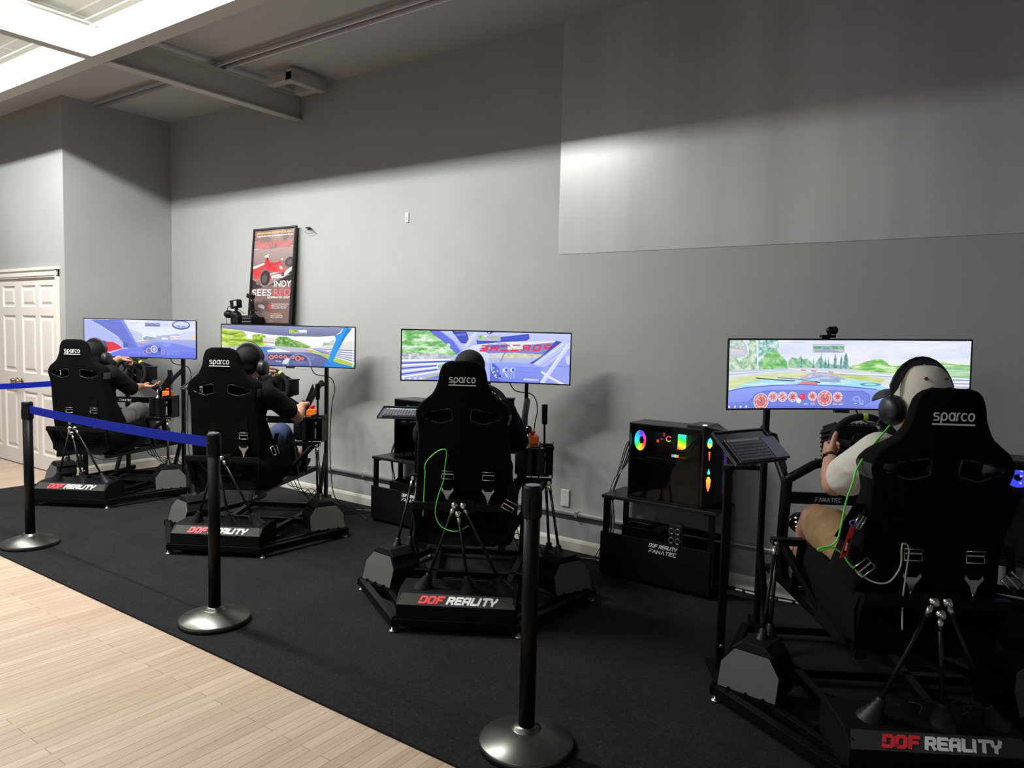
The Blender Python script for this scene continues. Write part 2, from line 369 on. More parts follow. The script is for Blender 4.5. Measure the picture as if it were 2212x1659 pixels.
# double door, six panels per leaf
def leaf(nm, xa, xb, hinge_right):
    d = struct(empty(nm, (0, 0, 0))); yb, yf = -1.095, -1.128; w = xb-xa
    cols = [(xa+.085, xa+w/2-.055), (xa+w/2+.055, xb-.085)] if not hinge_right else [(xa+.075, xa+w/2-.05), (xa+w/2+.045, xb-.10)]
    rows = [(.17, .83), (1.03, 1.655), (1.745, 1.975)]
    m = MB(); xs = sorted({xa, xb, *[c for k in cols for c in k]}); zs = [.012]+[c for r in rows for c in r]+[2.05]
    for i in range(len(xs)-1):
        for j in range(len(zs)-1):
            a, b, c, e = xs[i], xs[i+1], zs[j], zs[j+1]
            if i % 2 == 1 and j % 2 == 1:
                # sunk bevel then raised field
                def q(o, yy): return [(a+o, yy, c+o), (b-o, yy, c+o), (b-o, yy, e-o), (a+o, yy, e-o)]
                R = [q(0, yf), q(.014, yf+.014), q(.030, yf+.014), q(.055, yf+.003)]
                vs = [p for r_ in R for p in r_]; fs = [(12, 13, 14, 15)]
                for k in range(3):
                    for t in range(4): fs.append((k*4+t, k*4+(t+1) % 4, k*4+4+(t+1) % 4, k*4+4+t))
                m.add(vs, fs)
            else: m.add([(a, yf, c), (b, yf, c), (b, yf, e), (a, yf, e)], [(0, 1, 2, 3)])
    m.b2((xa, yf+.016, .012), (xb, yb, 2.05))
    for t in ((xa, xa+.0005), (xb-.0005, xb)): m.b2((t[0], yf, .012), (t[1], yb, 2.05))
    m.build('panel', DOORW, d)
    kx = xb-.055 if not hinge_right else xa+.055
    k = MB().cyl((kx, yf, .935), (kx, yf-.008, .935), .032).cyl((kx, yf-.008, .935), (kx, yf-.04, .935), .010).lathe([(.012, 0), (.026, .01), (.030, .024), (.024, .038), (.001, .043)], (kx, yf-.03, .935), (0, -1, 0), 20)
    k.build('handle', mat('antique_brass', (.42, .33, .22), .28, 1), d)
    hx = xb-.002 if hinge_right else xa+.002
    for z in (.30, 1.13, 1.80): MB().b2((hx-.012, yf-.004, z-.05), (hx+.012, yf+.004, z+.05)).cyl((hx, yf-.005, z-.05), (hx, yf-.005, z+.05), .006).build('hinge', BRS, d)
    return d
leaf('door_1', -9.098, x1-.006, True); leaf('door_2', x0+.006, -9.104, False)

# steel beams: flanges + web
CREAMB = mat('beam_cream', (.50, .49, .455), .5)
def beam(nm, a, b, zb, h, w, label):
    m = MB(); a = Vector(a); b = Vector(b); t = .012
    for z0_, z1_ in ((zb, zb+t), (zb+h-t, zb+h)): m.bar((a.x, a.y, (z0_+z1_)/2), (b.x, b.y, (z0_+z1_)/2), w, t)
    m.bar((a.x, a.y, zb+h/2), (b.x, b.y, zb+h/2), .010, h-2*t)
    return tag(m.build(nm, CREAMB), label, 'beam')
ZB = 3.544
beam('steel_beam', (-13.9, -1.84, 0), (7.9, -1.84, 0), ZB, .286, .12, 'long cream steel beam under the ceiling running parallel to the grey wall')
beam('steel_beam', (-5.80, -1.905, 0), (-5.80, -8, 0), ZB-.004, .24, .10, 'cream steel cross beam lit from above, in the top left corner of the picture')
o = beam('steel_beam', (-5.80, -.003, 0), (-5.80, -1.775, 0), ZB-.004, .226, .10, 'grey shaded steel cross beam that ends against the wall above the poster')
# pair of pipes on the ceiling and duct box
for y, lab in ((-.875, 'ceiling pipe of the pair that is farther from the wall'), (-.795, 'ceiling pipe of the pair that is nearer to the wall')):
    tag(MB().cyl((-7.94, y, ZC-.034), (7.9, y, ZC-.034), .019, 14).build('ceiling_pipe', mat('pipe_paint', (.42, .41, .42), .35)), lab, 'pipe', 'ceiling pipes')
m = MB().b2((-5.62, -.50, ZC-.13), (-5.28, -.42, ZC-.06)).b2((-5.62, -.20, ZC-.13), (-5.28, -.12, ZC-.06)).b2((-5.36, -.50, ZC-.14), (-5.28, -.12, ZC-.04)).b2((-5.5, -.34, ZC-.06), (-5.4, -.26, ZC))
tag(m.build('ceiling_bracket', mat('bracket_grey', (.42, .41, .41), .5), None, .004), 'small grey boxed bracket on the ceiling beside the end of the shaded cross beam', 'bracket')
# fluorescent fixtures
for i, (x, y, p) in enumerate(LAMPS):
    r = empty('strip_light', (x, y, ZC))
    where = ['far left of the first row', 'second in the first row', 'third in the first row, above the cross beam', 'last in the first row', 'left end of the second row', 'middle of the second row', 'right end of the second row', 'left of the third row', 'right of the third row'][i]
    tag(r, 'white fluorescent strip light on the ceiling, '+where, 'ceiling light', 'ceiling strip lights')
    MB().b2((-.63, -.08, -.05), (.63, .08, 0)).build('housing', mat('fixture_white', (.8, .8, .78), .5), r, .006)
    MB().cyl((-.6, -.035, -.056), (.6, -.035, -.056), .013).cyl((-.6, .035, -.056), (.6, .035, -.056), .013).build('tube', mat('tube_glow', (.9, .9, .9), .5, emit=(1, .97, .88), es=5), r)
# conduit, outlet, wall bits
m = MB().tube([(-5.52, -.022, .293), (7.9, -.022, .293)], .0165, 12)
for x in (-5.3, -4.86, -3.6, -2.65, -1.9, -.6): m.box((x, -.022, .293), (.022, .040, .040))
tag(m.build('conduit_pipe', mat('galvanised_pipe', (.70, .69, .68), .30, .75)), 'thin galvanised conduit pipe running low along the wall above the baseboard', 'pipe')
r = tag(empty('outlet_plate', (-2.762, 0, .395)), 'cream blank outlet cover plate on the wall above the conduit', 'outlet')
MB().b2((-.036, -.012, -.062), (.036, 0, .062)).build('plate', WHITEP, r, .005)
MB().cyl((0, -.013, .045), (0, -.0115, .045), .003).cyl((0, -.013, -.045), (0, -.0115, -.045), .003).build('screw', STL, r)
r = tag(empty('wall_plate', (-4.392, 0, 2.543)), 'tiny white plastic hook plate high on the bare wall', 'wall hook')
MB().b2((-.019, -.01, -.04), (.019, 0, .045)).build('plate', WHITEP, r, .004)
MB().b2((-.006, -.016, -.015), (.006, -.009, .01)).bar((-.014, -.012, -.02), (.004, -.012, -.034), .005).build('hook', mat('hook_grey', (.45, .44, .4), .5), r)
m = MB().bar((-5.67, -.02, 2.535), (-5.60, -.035, 2.53), .012).bar((-5.62, 0, 2.53), (-5.62, -.04, 2.515), .01).tube(spline([(-5.60, -.035, 2.53), (-5.55, -.04, 2.50), (-5.52, -.02, 2.47)]), .0022, 6).tube(spline([(-5.62, -.035, 2.525), (-5.66, -.04, 2.49), (-5.60, -.03, 2.475), (-5.56, -.01, 2.49)]), .0018, 6)
tag(m.build('wire_stub', CBL), 'small black wire stub sticking out of the wall right of the poster', 'wire')
# ------------------------------------------------------------------ motion simulators (local frame: x right, y forward, z up)
TH = math.radians(31.5)
ORG = {1: (-6.70, -1.70), 2: (-4.542, -1.71), 3: (-2.404, -1.696), 4: (-0.185, -1.69)}
def rig_frame(name, k): return empty(name, (*ORG[k], .012), TH)
def seat_half(z):
    T = [(.40, .275), (.50, .275), (.62, .268), (.80, .262), (.95, .252), (1.04, .244), (1.10, .248), (1.14, .258), (1.17, .256), (1.205, .236), (1.235, .196), (1.26, .165), (1.29, .146), (1.33, .131), (1.37, .125), (1.40, .116), (1.42, .104), (1.433, .086), (1.441, .06)]
    for (z0, a), (z1, b) in zip(T, T[1:]):
        if z <= z1: return a+(b-a)*max(0, (z-z0))/(z1-z0)
    return T[-1][1]
def seat_y(z):
    T = [(.40, .23), (.55, .20), (.70, .165), (.90, .135), (1.10, .10), (1.20, .085), (1.30, .07), (1.45, .065)]
    for (z0, a), (z1, b) in zip(T, T[1:]):
        if z <= z1: return a+(b-a)*max(0, (z-z0))/(z1-z0)
    return T[-1][1]
def seat_depth(z):
    T = [(.40, .30), (.60, .30), (.80, .20), (.95, .12), (1.05, .10), (1.15, .14), (1.20, .11), (1.25, .07), (1.30, .06), (1.40, .055), (1.45, .03)]
    for (z0, a), (z1, b) in zip(T, T[1:]):
        if z <= z1: return a+(b-a)*max(0, (z-z0))/(z1-z0)
    return T[-1][1]
HOLE = [(.052, 1.188), (.212, 1.160), (.206, 1.132), (.118, 1.104), (.048, 1.124)]
def inpoly(x, y, P):
    c = False
    for i in range(len(P)):
        (x1, y1), (x2, y2) = P[i], P[i-1]
        if (y1 > y) != (y2 > y) and x < (x2-x1)*(y-y1)/(y2-y1)+x1: c = not c
    return c
def seat_point(t, z):
    hw, y0, d = seat_half(z), seat_y(z), seat_depth(z); a = abs(t); sg = 1 if t >= 0 else -1
    if a < .78: x = hw*.95*a/.78; y = y0+.012*(a/.78)**2
    else:
        s = (a-.78)/.22; x = hw*(.95+.05*math.sin(PI/2*min(1, s*1.6))); y = y0+.012+(d-.012)*s**1.15
    return Vector((sg*x, y, z))
def make_seat(parent):
    nz, nt_ = 84, 56; zs = [.42+(1.441-.42)*(i/nz) for i in range(nz+1)]
    m = MB(); vs = [seat_point(-1+2*j/nt_, z) for z in zs for j in range(nt_+1)]; fs = []
    for i in range(nz):
        for j in range(nt_):
            q = (i*(nt_+1)+j, i*(nt_+1)+j+1, (i+1)*(nt_+1)+j+1, (i+1)*(nt_+1)+j)
            c = sum((vs[k] for k in q), Vector())/4
            if inpoly(abs(c.x), c.z, HOLE): continue
            fs.append(q)
    m.add(vs, fs, 0, True)
    o = m.build('seat', FAB, parent); sd = o.modifiers.new('thick', 'SOLIDIFY'); sd.thickness = .035; sd.offset = -1
    # seat pan with thigh bolsters, joined to the same mesh as a second shell would split; keep as its own sub part
    c = MB()
    sec = [(-.275, .47), (-.285, .60), (-.262, .655), (-.225, .655), (-.195, .59), (-.12, .535), (0, .525), (.12, .535), (.195, .59), (.225, .655), (.262, .655), (.285, .60), (.275, .47), (.20, .43), (-.20, .43)]
    ys = [(.16, .92, 0), (.24, 1, .0), (.45, 1, .01), (.62, 1, .03), (.70, .97, .03), (.73, .85, .01)]
    n = len(sec); vs = []
    for y, s_, dz in ys: vs += [(x*s_, y, z+dz) for x, z in sec]
    fs = [(i*n+k, i*n+(k+1) % n, (i+1)*n+(k+1) % n, (i+1)*n+k) for i in range(len(ys)-1) for k in range(n)]+[list(range(n)), [(len(ys)-1)*n+k for k in range(n)][::-1]]
    c.add(vs, fs, 0, True); c.build('seat_cushion', FAB, o)
    for sg in (-1, 1):
        P = [Vector((sg*x, seat_y(z)-.001+.014*(x/.2)**2, z)) for x, z in HOLE]
        C0 = sum(P, Vector())/5; PP = []
        for i_ in range(5):
            a_, b_, c_ = P[i_-1], P[i_], P[(i_+1) % 5]; PP += [b_+(a_-b_)*.10, b_+(c_-b_)*.10]
        r = MB().tube(PP, .0036, 8, closed=True)
        bp = [Vector((sg*x, seat_y(z)+.040, z)) for x, z in [(.040, 1.20), (.15, 1.19), (.15, 1.10), (.04, 1.10)]]; r.prism(bp[::sg], (0, .004, 0), 1)
        # moulded sleeve behind the slot
        n_ = len(P); inner = [p+Vector((0, .045, 0)) for p in P]
        r.add(P+inner, [(i, (i+1) % n_, n_+(i+1) % n_, n_+i) for i in range(n_)], 0)
        r.build('harness_slot', [mat('slot_plastic', (.03, .03, .033), .25), FAB], o)
        w = MB(); vs = []    # hard moulded wing corner following the shell
        for z in (1.100, 1.12, 1.14, 1.158):
            for q in range(6): vs.append(seat_point(sg*(.80+.19*q/5), z)+Vector((sg*.0015, -.0025, 0)))
        w.add(vs, [(r_*6+q, r_*6+q+1, (r_+1)*6+q+1, (r_+1)*6+q) for r_ in range(3) for q in range(5)], 0, True)
        w.build('shoulder_wing', mat('wing_plastic', (.045, .045, .05), .42), o)
    l = MB(); y = seat_y(1.33)-.004
    letter_mesh(l, 'sparco', SP, (-.066, y, 1.328), (1, 0, 0), (0, -.03, 1), .031, .17, gap=.20, width=.140)
    l.prism([(-.070, y, 1.3105), (.076, y, 1.3105), (.076, y, 1.3165), (-.070, y, 1.3165)], (0, -.0015, 0))
    l.build('lettering', WHT2, o)
    # harness straps with steel buckles and hooks hanging behind the seat
    for bx in (-.075, .145):
        yb = seat_y(.82)-.012
        s_ = MB().box((bx, yb+.002, .875), (.050, .004, .10)).box((bx, yb+.002, .775), (.045, .004, .09)); s_.build('harness_strap', FAB, o)
        b = MB(); fr = [(-.032, .022), (.032, .022), (.032, -.022), (-.032, -.022)]
        b.tube([(bx+x, yb-.006, .823+z) for x, z in fr], .0042, 8, closed=True); b.bar((bx-.030, yb-.006, .828), (bx+.030, yb-.006, .828), .003, .006)
        b.build('buckle', STL, o)
        h = MB(); z = .735
        h.prism([(bx-.030, yb-.008, z+.020), (bx-.018, yb-.008, z+.004), (bx+.018, yb-.008, z+.004), (bx+.030, yb-.008, z+.020), (bx+.034, yb-.008, z+.006), (bx+.014, yb-.008, z-.020), (bx+.006, yb-.008, z-.048), (bx-.006, yb-.008, z-.048), (bx-.014, yb-.008, z-.020), (bx-.034, yb-.008, z+.006)], (0, .006, 0))
        h.cyl((bx, yb-.005, z-.045), (bx, yb-.005, z-.075), .0035).cyl((bx, yb-.005, z-.075), (bx, yb-.005, z-.093), .007, 12, 1)
        h.build('harness_hook', [STL, BRS], o)
    return o
def letter_decal(parent, name, text, segs, o, ux, uy, h, w, slant, gap, width): ...
OX = .04
def make_rig():
    root = empty('racing_simulator')
    tag(root, 'black racing simulator', 'racing simulator', 'racing simulators in a row along the wall')
    # ---- floor frame
    f = MB(); T = .04; zf = .055
    f.bar((-.34, .0, zf), (.34, .0, zf), T); f.bar((-.34, .30, zf), (.34, .30, zf), T)
    for s in (-1, 1):
        f.bar((s*.33, 0, zf), (s*.70+OX, .585, zf), T, ext=.02); f.bar((s*.70+OX, .585, zf), (s*.36, 1.30, zf), T, ext=.02)
        f.bar((s*.24, .0, zf), (s*.49+OX, .43, zf), .03, .03); f.bar((s*.49+OX, .43, zf), (s*.70+OX, .585, zf), .03)
        f.bar((s*.20, .3, zf), (s*.30, 1.30, zf), T)
    f.bar((-.36, 1.30, zf), (.36, 1.30, zf), T); f.bar((-.5, .8, zf), (.5, .8, zf), T)
    fr = f.build('base_frame', BLK, root, .002)
    for x, y in ((-.335, -.005), (.335, -.005), (-.66, .585), (.74, .585), (-.36, 1.3), (.36, 1.3)):
        MB().lathe([(.001, 0), (.019, 0), (.021, .006), (.012, .012), (.006, .013), (.006, .036), (.001, .036)], (x, y, 0), None, 16).build('levelling_foot', STL, fr)
    # ---- rear motor housing with sloped nameplate
    h = MB(); hw = .318
    prof = [(-.01, .05), (-.012, .148), (.045, .195), (.10, .205), (.255, .205), (.29, .17), (.29, .05)]
    h.prism([(-hw, y, z) for y, z in prof], (2*hw, 0, 0))
    hh = h.build('motor_housing', mat('housing_black', (.005, .005, .0055), .55, spec=.15), root, .003)
    a = Vector((0, -.012, .148)); b = Vector((0, .045, .195)); up = (b-a).normalized(); nrm = Vector((1, 0, 0)).cross(up)
    p = MB(); e0 = a+up*.002+nrm*.0015; e1 = b-up*.002+nrm*.0015
    p.prism([(-hw+.004, e0.y, e0.z), (hw-.004, e0.y, e0.z), (hw-.022, e1.y, e1.z), (-hw+.022, e1.y, e1.z)], nrm*.002)
    for sx in (-.30, .30): p.cyl(Vector((sx, 0, 0))+(a+b)/2+nrm*.003, Vector((sx, 0, 0))+(a+b)/2+nrm*.006, .004, 10, 1)
    p.build('nameplate', [mat('nameplate_grey', (.040, .039, .036), .6, 0, .2), BLK], hh)
    l = MB(); o0 = a+up*.018+nrm*.0038
    letter_mesh(l, 'DOF', BL, Vector((-.195, o0.y, o0.z)), (1, 0, 0), up, .036, .36, slant=.30, gap=.20, mi=0, width=.124)
    letter_mesh(l, 'REALITY', BL, Vector((-.048, o0.y, o0.z)), (1, 0, 0), up, .036, .34, slant=.30, gap=.20, mi=1, width=.258)
    l.build('lettering', [RED, WHT], hh)
    w = MB(); rr = random.Random(3)
    for k in range(6):
        x = -.05+.05*k; w.tube(spline([(x, .16, .207), (x+rr.uniform(-.05, .05), .12+rr.uniform(0, .08), .235), (x+rr.uniform(-.02, .1), .22, .225), (x+.1, .28, .209)]), .0022, 6)
    w.build('wiring', CBL, hh)
    # ---- side towers
    for s in (-1, 1):
        BLp = Vector((s*.692+OX, .585, .078)); BRp = Vector((s*.488+OX, .428, .078)); d = (BRp-BLp).normalized(); n = Vector((s*.632, -.775, 0))*1
        lean = -n*.045; L_ = (BRp-BLp).length; up = Vector((0, 0, 1))
        def pt(u, v): return BLp+d*L_*u+(up+lean/.17)*v
        pl = [pt(0, 0), pt(1, 0), pt(1, .10), pt(.80, .165), pt(.20, .165), pt(0, .10)]
        t = MB(); t.prism(pl, -n*.17); t.prism([pt(.12, .165), pt(.88, .165), pt(.70, .20), pt(.30, .20)], -n*.15)
        tw = t.build('side_tower', mat('tower_black', (.005, .005, .0055), .55, spec=.15), root, .003)
        c = MB(); c.prism([q+n*.003 for q in pl], n*.003)
        c.build('cover_plate', PLT, tw, .001)
        bo = MB()
        for u in (.2, .5, .8): bo.cyl(pt(u, .004)+n*.006, pt(u, .004)+n*.020, .006, 10)
        bo.bar(pt(-.02, -.004)+n*.008, pt(1.02, -.004)+n*.008, .016, .004); bo.build('bracket', BLK, tw)
        # actuator rods from the tower crank up to the cockpit frame
        for (rb, rt) in (((s*.505+OX, .62, .235), (s*.425+OX, .75, .675)), ((s*.44+OX, .72, .22), (s*.405+OX, .79, .66))):
            rod(root, rb, rt)
    for rb, rt in (((-.19, .12, .205), (-.026, .062, .675)), ((.055, .10, .205), (-.004, .055, .632)), ((.245, .12, .205), (.020, .062, .675))): rod(root, rb, rt)
    # ---- cockpit frame
    c = MB(); g = .038
    c.box((0, .085, .665), (.16, .012, .07)); c.bar((-.26, .10, .66), (.26, .10, .66), g)
    for s in (-1, 1):
        c.bar((s*.24, .10, .66), (s*.22, .22, .42), g); c.bar((s*.22, .20, .415), (s*.22, 1.38, .36), g, ext=.02)
        c.bar((s*.24, .44, .42), (s*.40+OX, .76, .68), .03); c.bar((s*.26, .76, .68), (s*.44+OX, .76, .68), .05, .03); c.bar((s*.26, .76, .68), (s*.25, .90, .40), .03)
        # curved upright: foot, knee, post, fork to wheel mount and monitor post
        P = spline([(s*.22, 1.15, .36), (s*.235, 1.12, .52), (s*.275, 1.02, .64), (s*.28, .99, .76), (s*.275, .99, .93)], 5)
        c.tube(P, .026, 10)
        c.tube([(s*.275, .99, .92), (s*.16, .97, 1.00), (s*.10, .97, 1.015)], .022, 10); c.tube([(s*.275, .99, .90), (s*.285, 1.20, 1.04), (s*.29, 1.38, 1.12)], .022, 10)
        c.bar((s*.285, .985, .96), (s*.285, 1.18, 1.10), .006, .05)
    c.box((0, .97, 1.012), (.26, .16, .014)); c.bar((-.26, .985, .835), (.26, .985, .835), .022, .055); c.bar((-.24, .9, .40), (.24, .9, .40), g); c.bar((-.24, .4, .41), (.24, .4, .41), g); c.bar((-.24, 1.38, .36), (.24, 1.38, .36), g)
    cf = c.build('cockpit_frame', BLK, root, .0015)
    l = MB(); letter_mesh(l, 'FANATEC', FT, (-.145, .972, .823), (1, 0, 0), (0, 0, 1), .019, .17, slant=.1, gap=.22, width=.125)
    l.build('lettering', WHT, cf)
    # monitor stand
    make_seat(root)
    # ---- wheel base with cooling fins
    w = MB(); tl = Matrix.Rotation(math.radians(-14), 3, 'X'); c0 = Vector((.02, 1.03, 1.10))
    w.box(c0, (.19, .20, .15), tl)
    for k in range(9): w.box(c0+tl @ Vector((-.088+.022*k, .0, .083)), (.007, .17, .018), tl)
    for k in range(6):
        for sx in (-1, 1): w.box(c0+tl @ Vector((sx*.100, .0, -.055+.022*k)), (.014, .17, .008), tl)
    w.cyl(c0+tl @ Vector((0, -.08, 0)), c0+tl @ Vector((0, -.14, 0)), .035)
    w.build('wheel_base', PLA, root, .003)
    # pod on the right of the base (button box / display)
    MB().box((.185, .98, 1.10), (.075, .07, .12)).box((.185, .98, 1.165), (.085, .08, .012)).bar((.185, .98, 1.04), (.10, .99, 1.012), .02).build('side_display', PLA, root, .004)
    # ---- pedals
    p = MB(); p.box((0, 1.25, .40), (.42, .22, .02), Matrix.Rotation(.5, 3, 'X'))
    pp = p.build('pedal_plate', BLK, root, .003)
    for x in (-.15, 0, .14):
        MB().box((x, 1.27, .50), (.065, .010, .10), Matrix.Rotation(-.35, 3, 'X')).bar((x, 1.285, .47), (x, 1.32, .40), .018).build('pedal', STL, pp, .002)
    # small lit keypad left of the pedals
    k = MB(); R_ = Matrix.Rotation(-.5, 3, 'X'); kc = Vector((-.19, 1.03, .70))
    k.lathe([(.001, -.012), (.05, -.012), (.055, 0), (.05, .012), (.001, .014)], kc, R_ @ Vector((0, -1, 0)), 24); k.bar(kc, (-.26, 1.06, .68), .016)
    kp = k.build('keypad', BLKG, root)
    d = MB()
    for ix in (-1, 0, 1):
        for iz in (-1, 0, 1): d.sph(kc+R_ @ Vector((ix*.024, -.016, iz*.022)), (.0055, .003, .0045), 8)
    d.build('key_light', mat('key_glow', (.6, .6, .6), .5, emit=(.9, .92, 1), es=.8), kp)
    # ---- shifter housing, gear knob, handbrake, emergency stop
    s_ = MB(); s_.box((.365, .86, .795), (.13, .17, .17)); s_.lathe([(.085, 0), (.085, .17)], (.33, .84, .71), None, 28); s_.bar((.26, .87, .70), (.46, .87, .70), .05, .02); s_.cyl((.365, .86, .88), (.365, .86, .885), .05)
    sh = s_.build('shifter_housing', BLKG, root, .003)
    MB().lathe([(.001, .10), (.016, .102), (.023, .118), (.023, .130), (.016, .146), (.001, .150)], (.325, .83, .865), None, 18).build('gear_knob', mat('knob_gloss', (.12, .12, .12), .08, 1), sh)
    MB().cyl((.325, .83, .87), (.325, .83, .972), .007).lathe([(.028, 0), (.022, .012), (.012, .03), (.008, .04)], (.325, .83, .865)).build('gear_lever', STL, sh)
    hb = MB(); hb.b2((.395, .80, .69), (.402, .94, .90)); hb.b2((.478, .80, .69), (.485, .94, .90)); hb.b2((.395, .90, .69), (.485, .94, .89)); hb.cyl((.38, .87, .87), (.49, .87, .87), .012)
    hbo = hb.build('handbrake', BLK, root, .002)
    MB().bar((.428, .87, .87), (.424, .875, 1.04), .013).build('handbrake_lever', BLK, hbo, .001)
    MB().lathe([(.001, 0), (.015, 0), (.0175, .004), (.0185, .12), (.021, .125), (.001, .127)], (.425, .874, 1.02), (-.02, .02, 1)).build('handbrake_grip', PLA, hbo)
    MB().b2((.434, .795, .715), (.438, .799, .80)).b2((.434, .795, .83), (.438, .799, .85)).build('scale_mark', WHT, hbo)
    e = MB(); e.box((.345, .985, .905), (.085, .07, .055)); es = e.build('emergency_stop', ORNG, root, .006)
    MB().cyl((.345, .985, .93), (.345, .985, .945), .014).lathe([(.013, 0), (.021, .002), (.022, .010), (.018, .016), (.001, .018)], (.345, .985, .944)).build('stop_button', REDB, es)
    MB().bar((.345, .985, .88), (.345, .985, .855), .06, .06).bar((.345, .985, .862), (.28, .985, .855), .02).build('bracket', BLK, root)
    # ---- loose cables hanging under the cockpit
    rr = random.Random(11)
    for k in range(4):
        x = .1+.05*k; MB().tube(spline([(x, 1.0-.05*k, .42), (x+.05, .98, .30-.03*k), (x+.12, 1.05, .26), (x+.16, 1.15, .15), (x+.2, 1.22, .02)]), .003, 6).build('hanging_cable', CBL, root)
    MB().tube(spline([(.22, .60, .40), (.10, .52, .335), (-.02, .47, .33), (-.12, .45, .38)]), .003, 6).build('hanging_cable', CBW, root)
    return root
def rod(root, rb, rt):
    rb = Vector(rb); rt = Vector(rt); d = (rt-rb).normalized(); L = (rt-rb).length
    r = MB(); r.cyl(rb+d*.03, rt-d*.055, .0085, 12)
    # gathered rubber boot at the foot
    pr = []
    for i in range(11): t = i/10; pr.append((.042*(1-t)**1.3+.012+(.006 if i % 2 else 0), -.02+.105*t))
    ro = r.build('actuator_rod', mat('rod_black', (.02, .02, .021), .3, .6), root)
    MB().lathe(pr, rb, d, 18).build('rubber_boot', mat('boot_rubber', (.009, .009, .0095), .45, spec=.3), ro)
    j = MB(); j.cyl(rt-d*.062, rt-d*.022, .0095, 12, 1, .0115); j.sph(rt, (.0185, .0185, .0185), 16); j.cyl(rt-d*.03, rt, .008)
    j.cyl(rt+Vector((0, -.022, 0)), rt+Vector((0, .022, 0)), .010, 12); j.cyl(rt+Vector((0, -.030, 0)), rt+Vector((0, -.022, 0)), .007, 6)
    j.build('ball_joint', [CHR, mat('sleeve_steel', (.62, .58, .50), .3, 1)], ro)
def make_wheel(parent, ang=0, badge=False):
    piv = Vector((.03, .86, 1.095)); R = Matrix.Rotation(math.radians(-14), 3, 'X') @ Matrix.Rotation(math.radians(ang), 3, 'Y')
    def T(x, y, z): return piv+R @ Vector((x, y, z))
    r = MB(); r.tube([T(.155*math.cos(a), 0, .155*math.sin(a)) for a in [2*PI*i/48 for i in range(48)]], .0165, 12, closed=True)
    w = r.build('steering_wheel', mat('suede', (.012, .012, .013), .9, spec=.2, bump=.3, nscale=400), parent)
    k = MB(); k.tube([T(.155*math.cos(a), 0, .155*math.sin(a)) for a in [math.radians(86+8*i/6) for i in range(7)]], .0172, 12); k.build('centre_marker', LIME, w)
    h = MB(); h.box(T(0, .01, -.01), (.12, .03, .085), R)
    for s in (-1, 1): h.bar(T(s*.04, .01, .02), T(s*.145, .003, .035), .006, .03); h.bar(T(s*.035, .01, -.02), T(s*.10, .003, -.115), .006, .028)
    for s in (-1, 1):
        for z in (.02, -.005, -.03): h.cyl(T(s*.045, -.006, z), T(s*.045, -.013, z), .006, 10)
    h.build('wheel_hub', BLKG, w, .002)
    l = MB(); c = T(0, -.0065, -.035); ux = (R @ Vector((1, 0, 0))); uy = R @ Vector((0, 0, 1))
    letter_mesh(l, 'F', FT, c-ux*.010, ux, uy, .014, .22, slant=.3); l.build('badge', WHT, w)
    return w
proto = make_rig()
RIG_LABEL = {1: 'black racing simulator beside the white door, farthest from the camera, its driver in grey trousers',
 2: 'black racing simulator in front of the poster, its driver in a black T-shirt and jeans',
 3: 'black racing simulator whose driver is hidden, green cord looped over its seat back',
 4: 'black racing simulator nearest the camera, its driver in a white cap and white T-shirt'}
RIGS = {}
for k in (1, 2, 3, 4):
    r = proto if k == 1 else copy_tree(proto)
    r.location = (*ORG[k], .012); r.rotation_euler.z = TH; r['label'] = RIG_LABEL[k]; RIGS[k] = r
for k, a in ((1, 38), (2, 32), (3, 0), (4, 2)): make_wheel(RIGS[k], a)
MONP = {1: (-.07, -.085, 1.235, .395, 0), 2: (.008, .03, 1.245, .36, 0), 3: (-.004, 0, 1.238, .362, 0), 4: (.045, -.15, 1.243, .362, math.radians(1.15))}
# monitor stand posts (fixed to each cockpit)
for k in (1, 2, 3, 4):
    dx, dy, zb, mh, rl = MONP[k]; s_ = MB(); yb = 1.455+dy
    for s in (-1, 1):
        x = s*.30+(0 if k != 3 else -.02); s_.bar((x, yb, .05), (x, yb, 1.42), .045, .025); s_.bar((x, yb-.001, 1.10), (s*.29, 1.36 if dy > -.1 else 1.2, 1.10), .03, .03)
        for z in (1.15, 1.20, 1.25, 1.30): s_.cyl((x, yb-.016, z), (x, yb-.012, z), .005, 8)
        s_.bar((x, yb+.10, .07), (x, yb-.25, .07), .04); s_.bar((x, yb, .5), (x, yb-.22, .08), .03)
    s_.bar((-.30, yb, 1.38), (.30, yb, 1.38), .04, .04)
    s_.box((dx, yb-.012, 1.42), (.14, .03, .14)); s_.build('monitor_stand', BLK, RIGS[k], .0015)
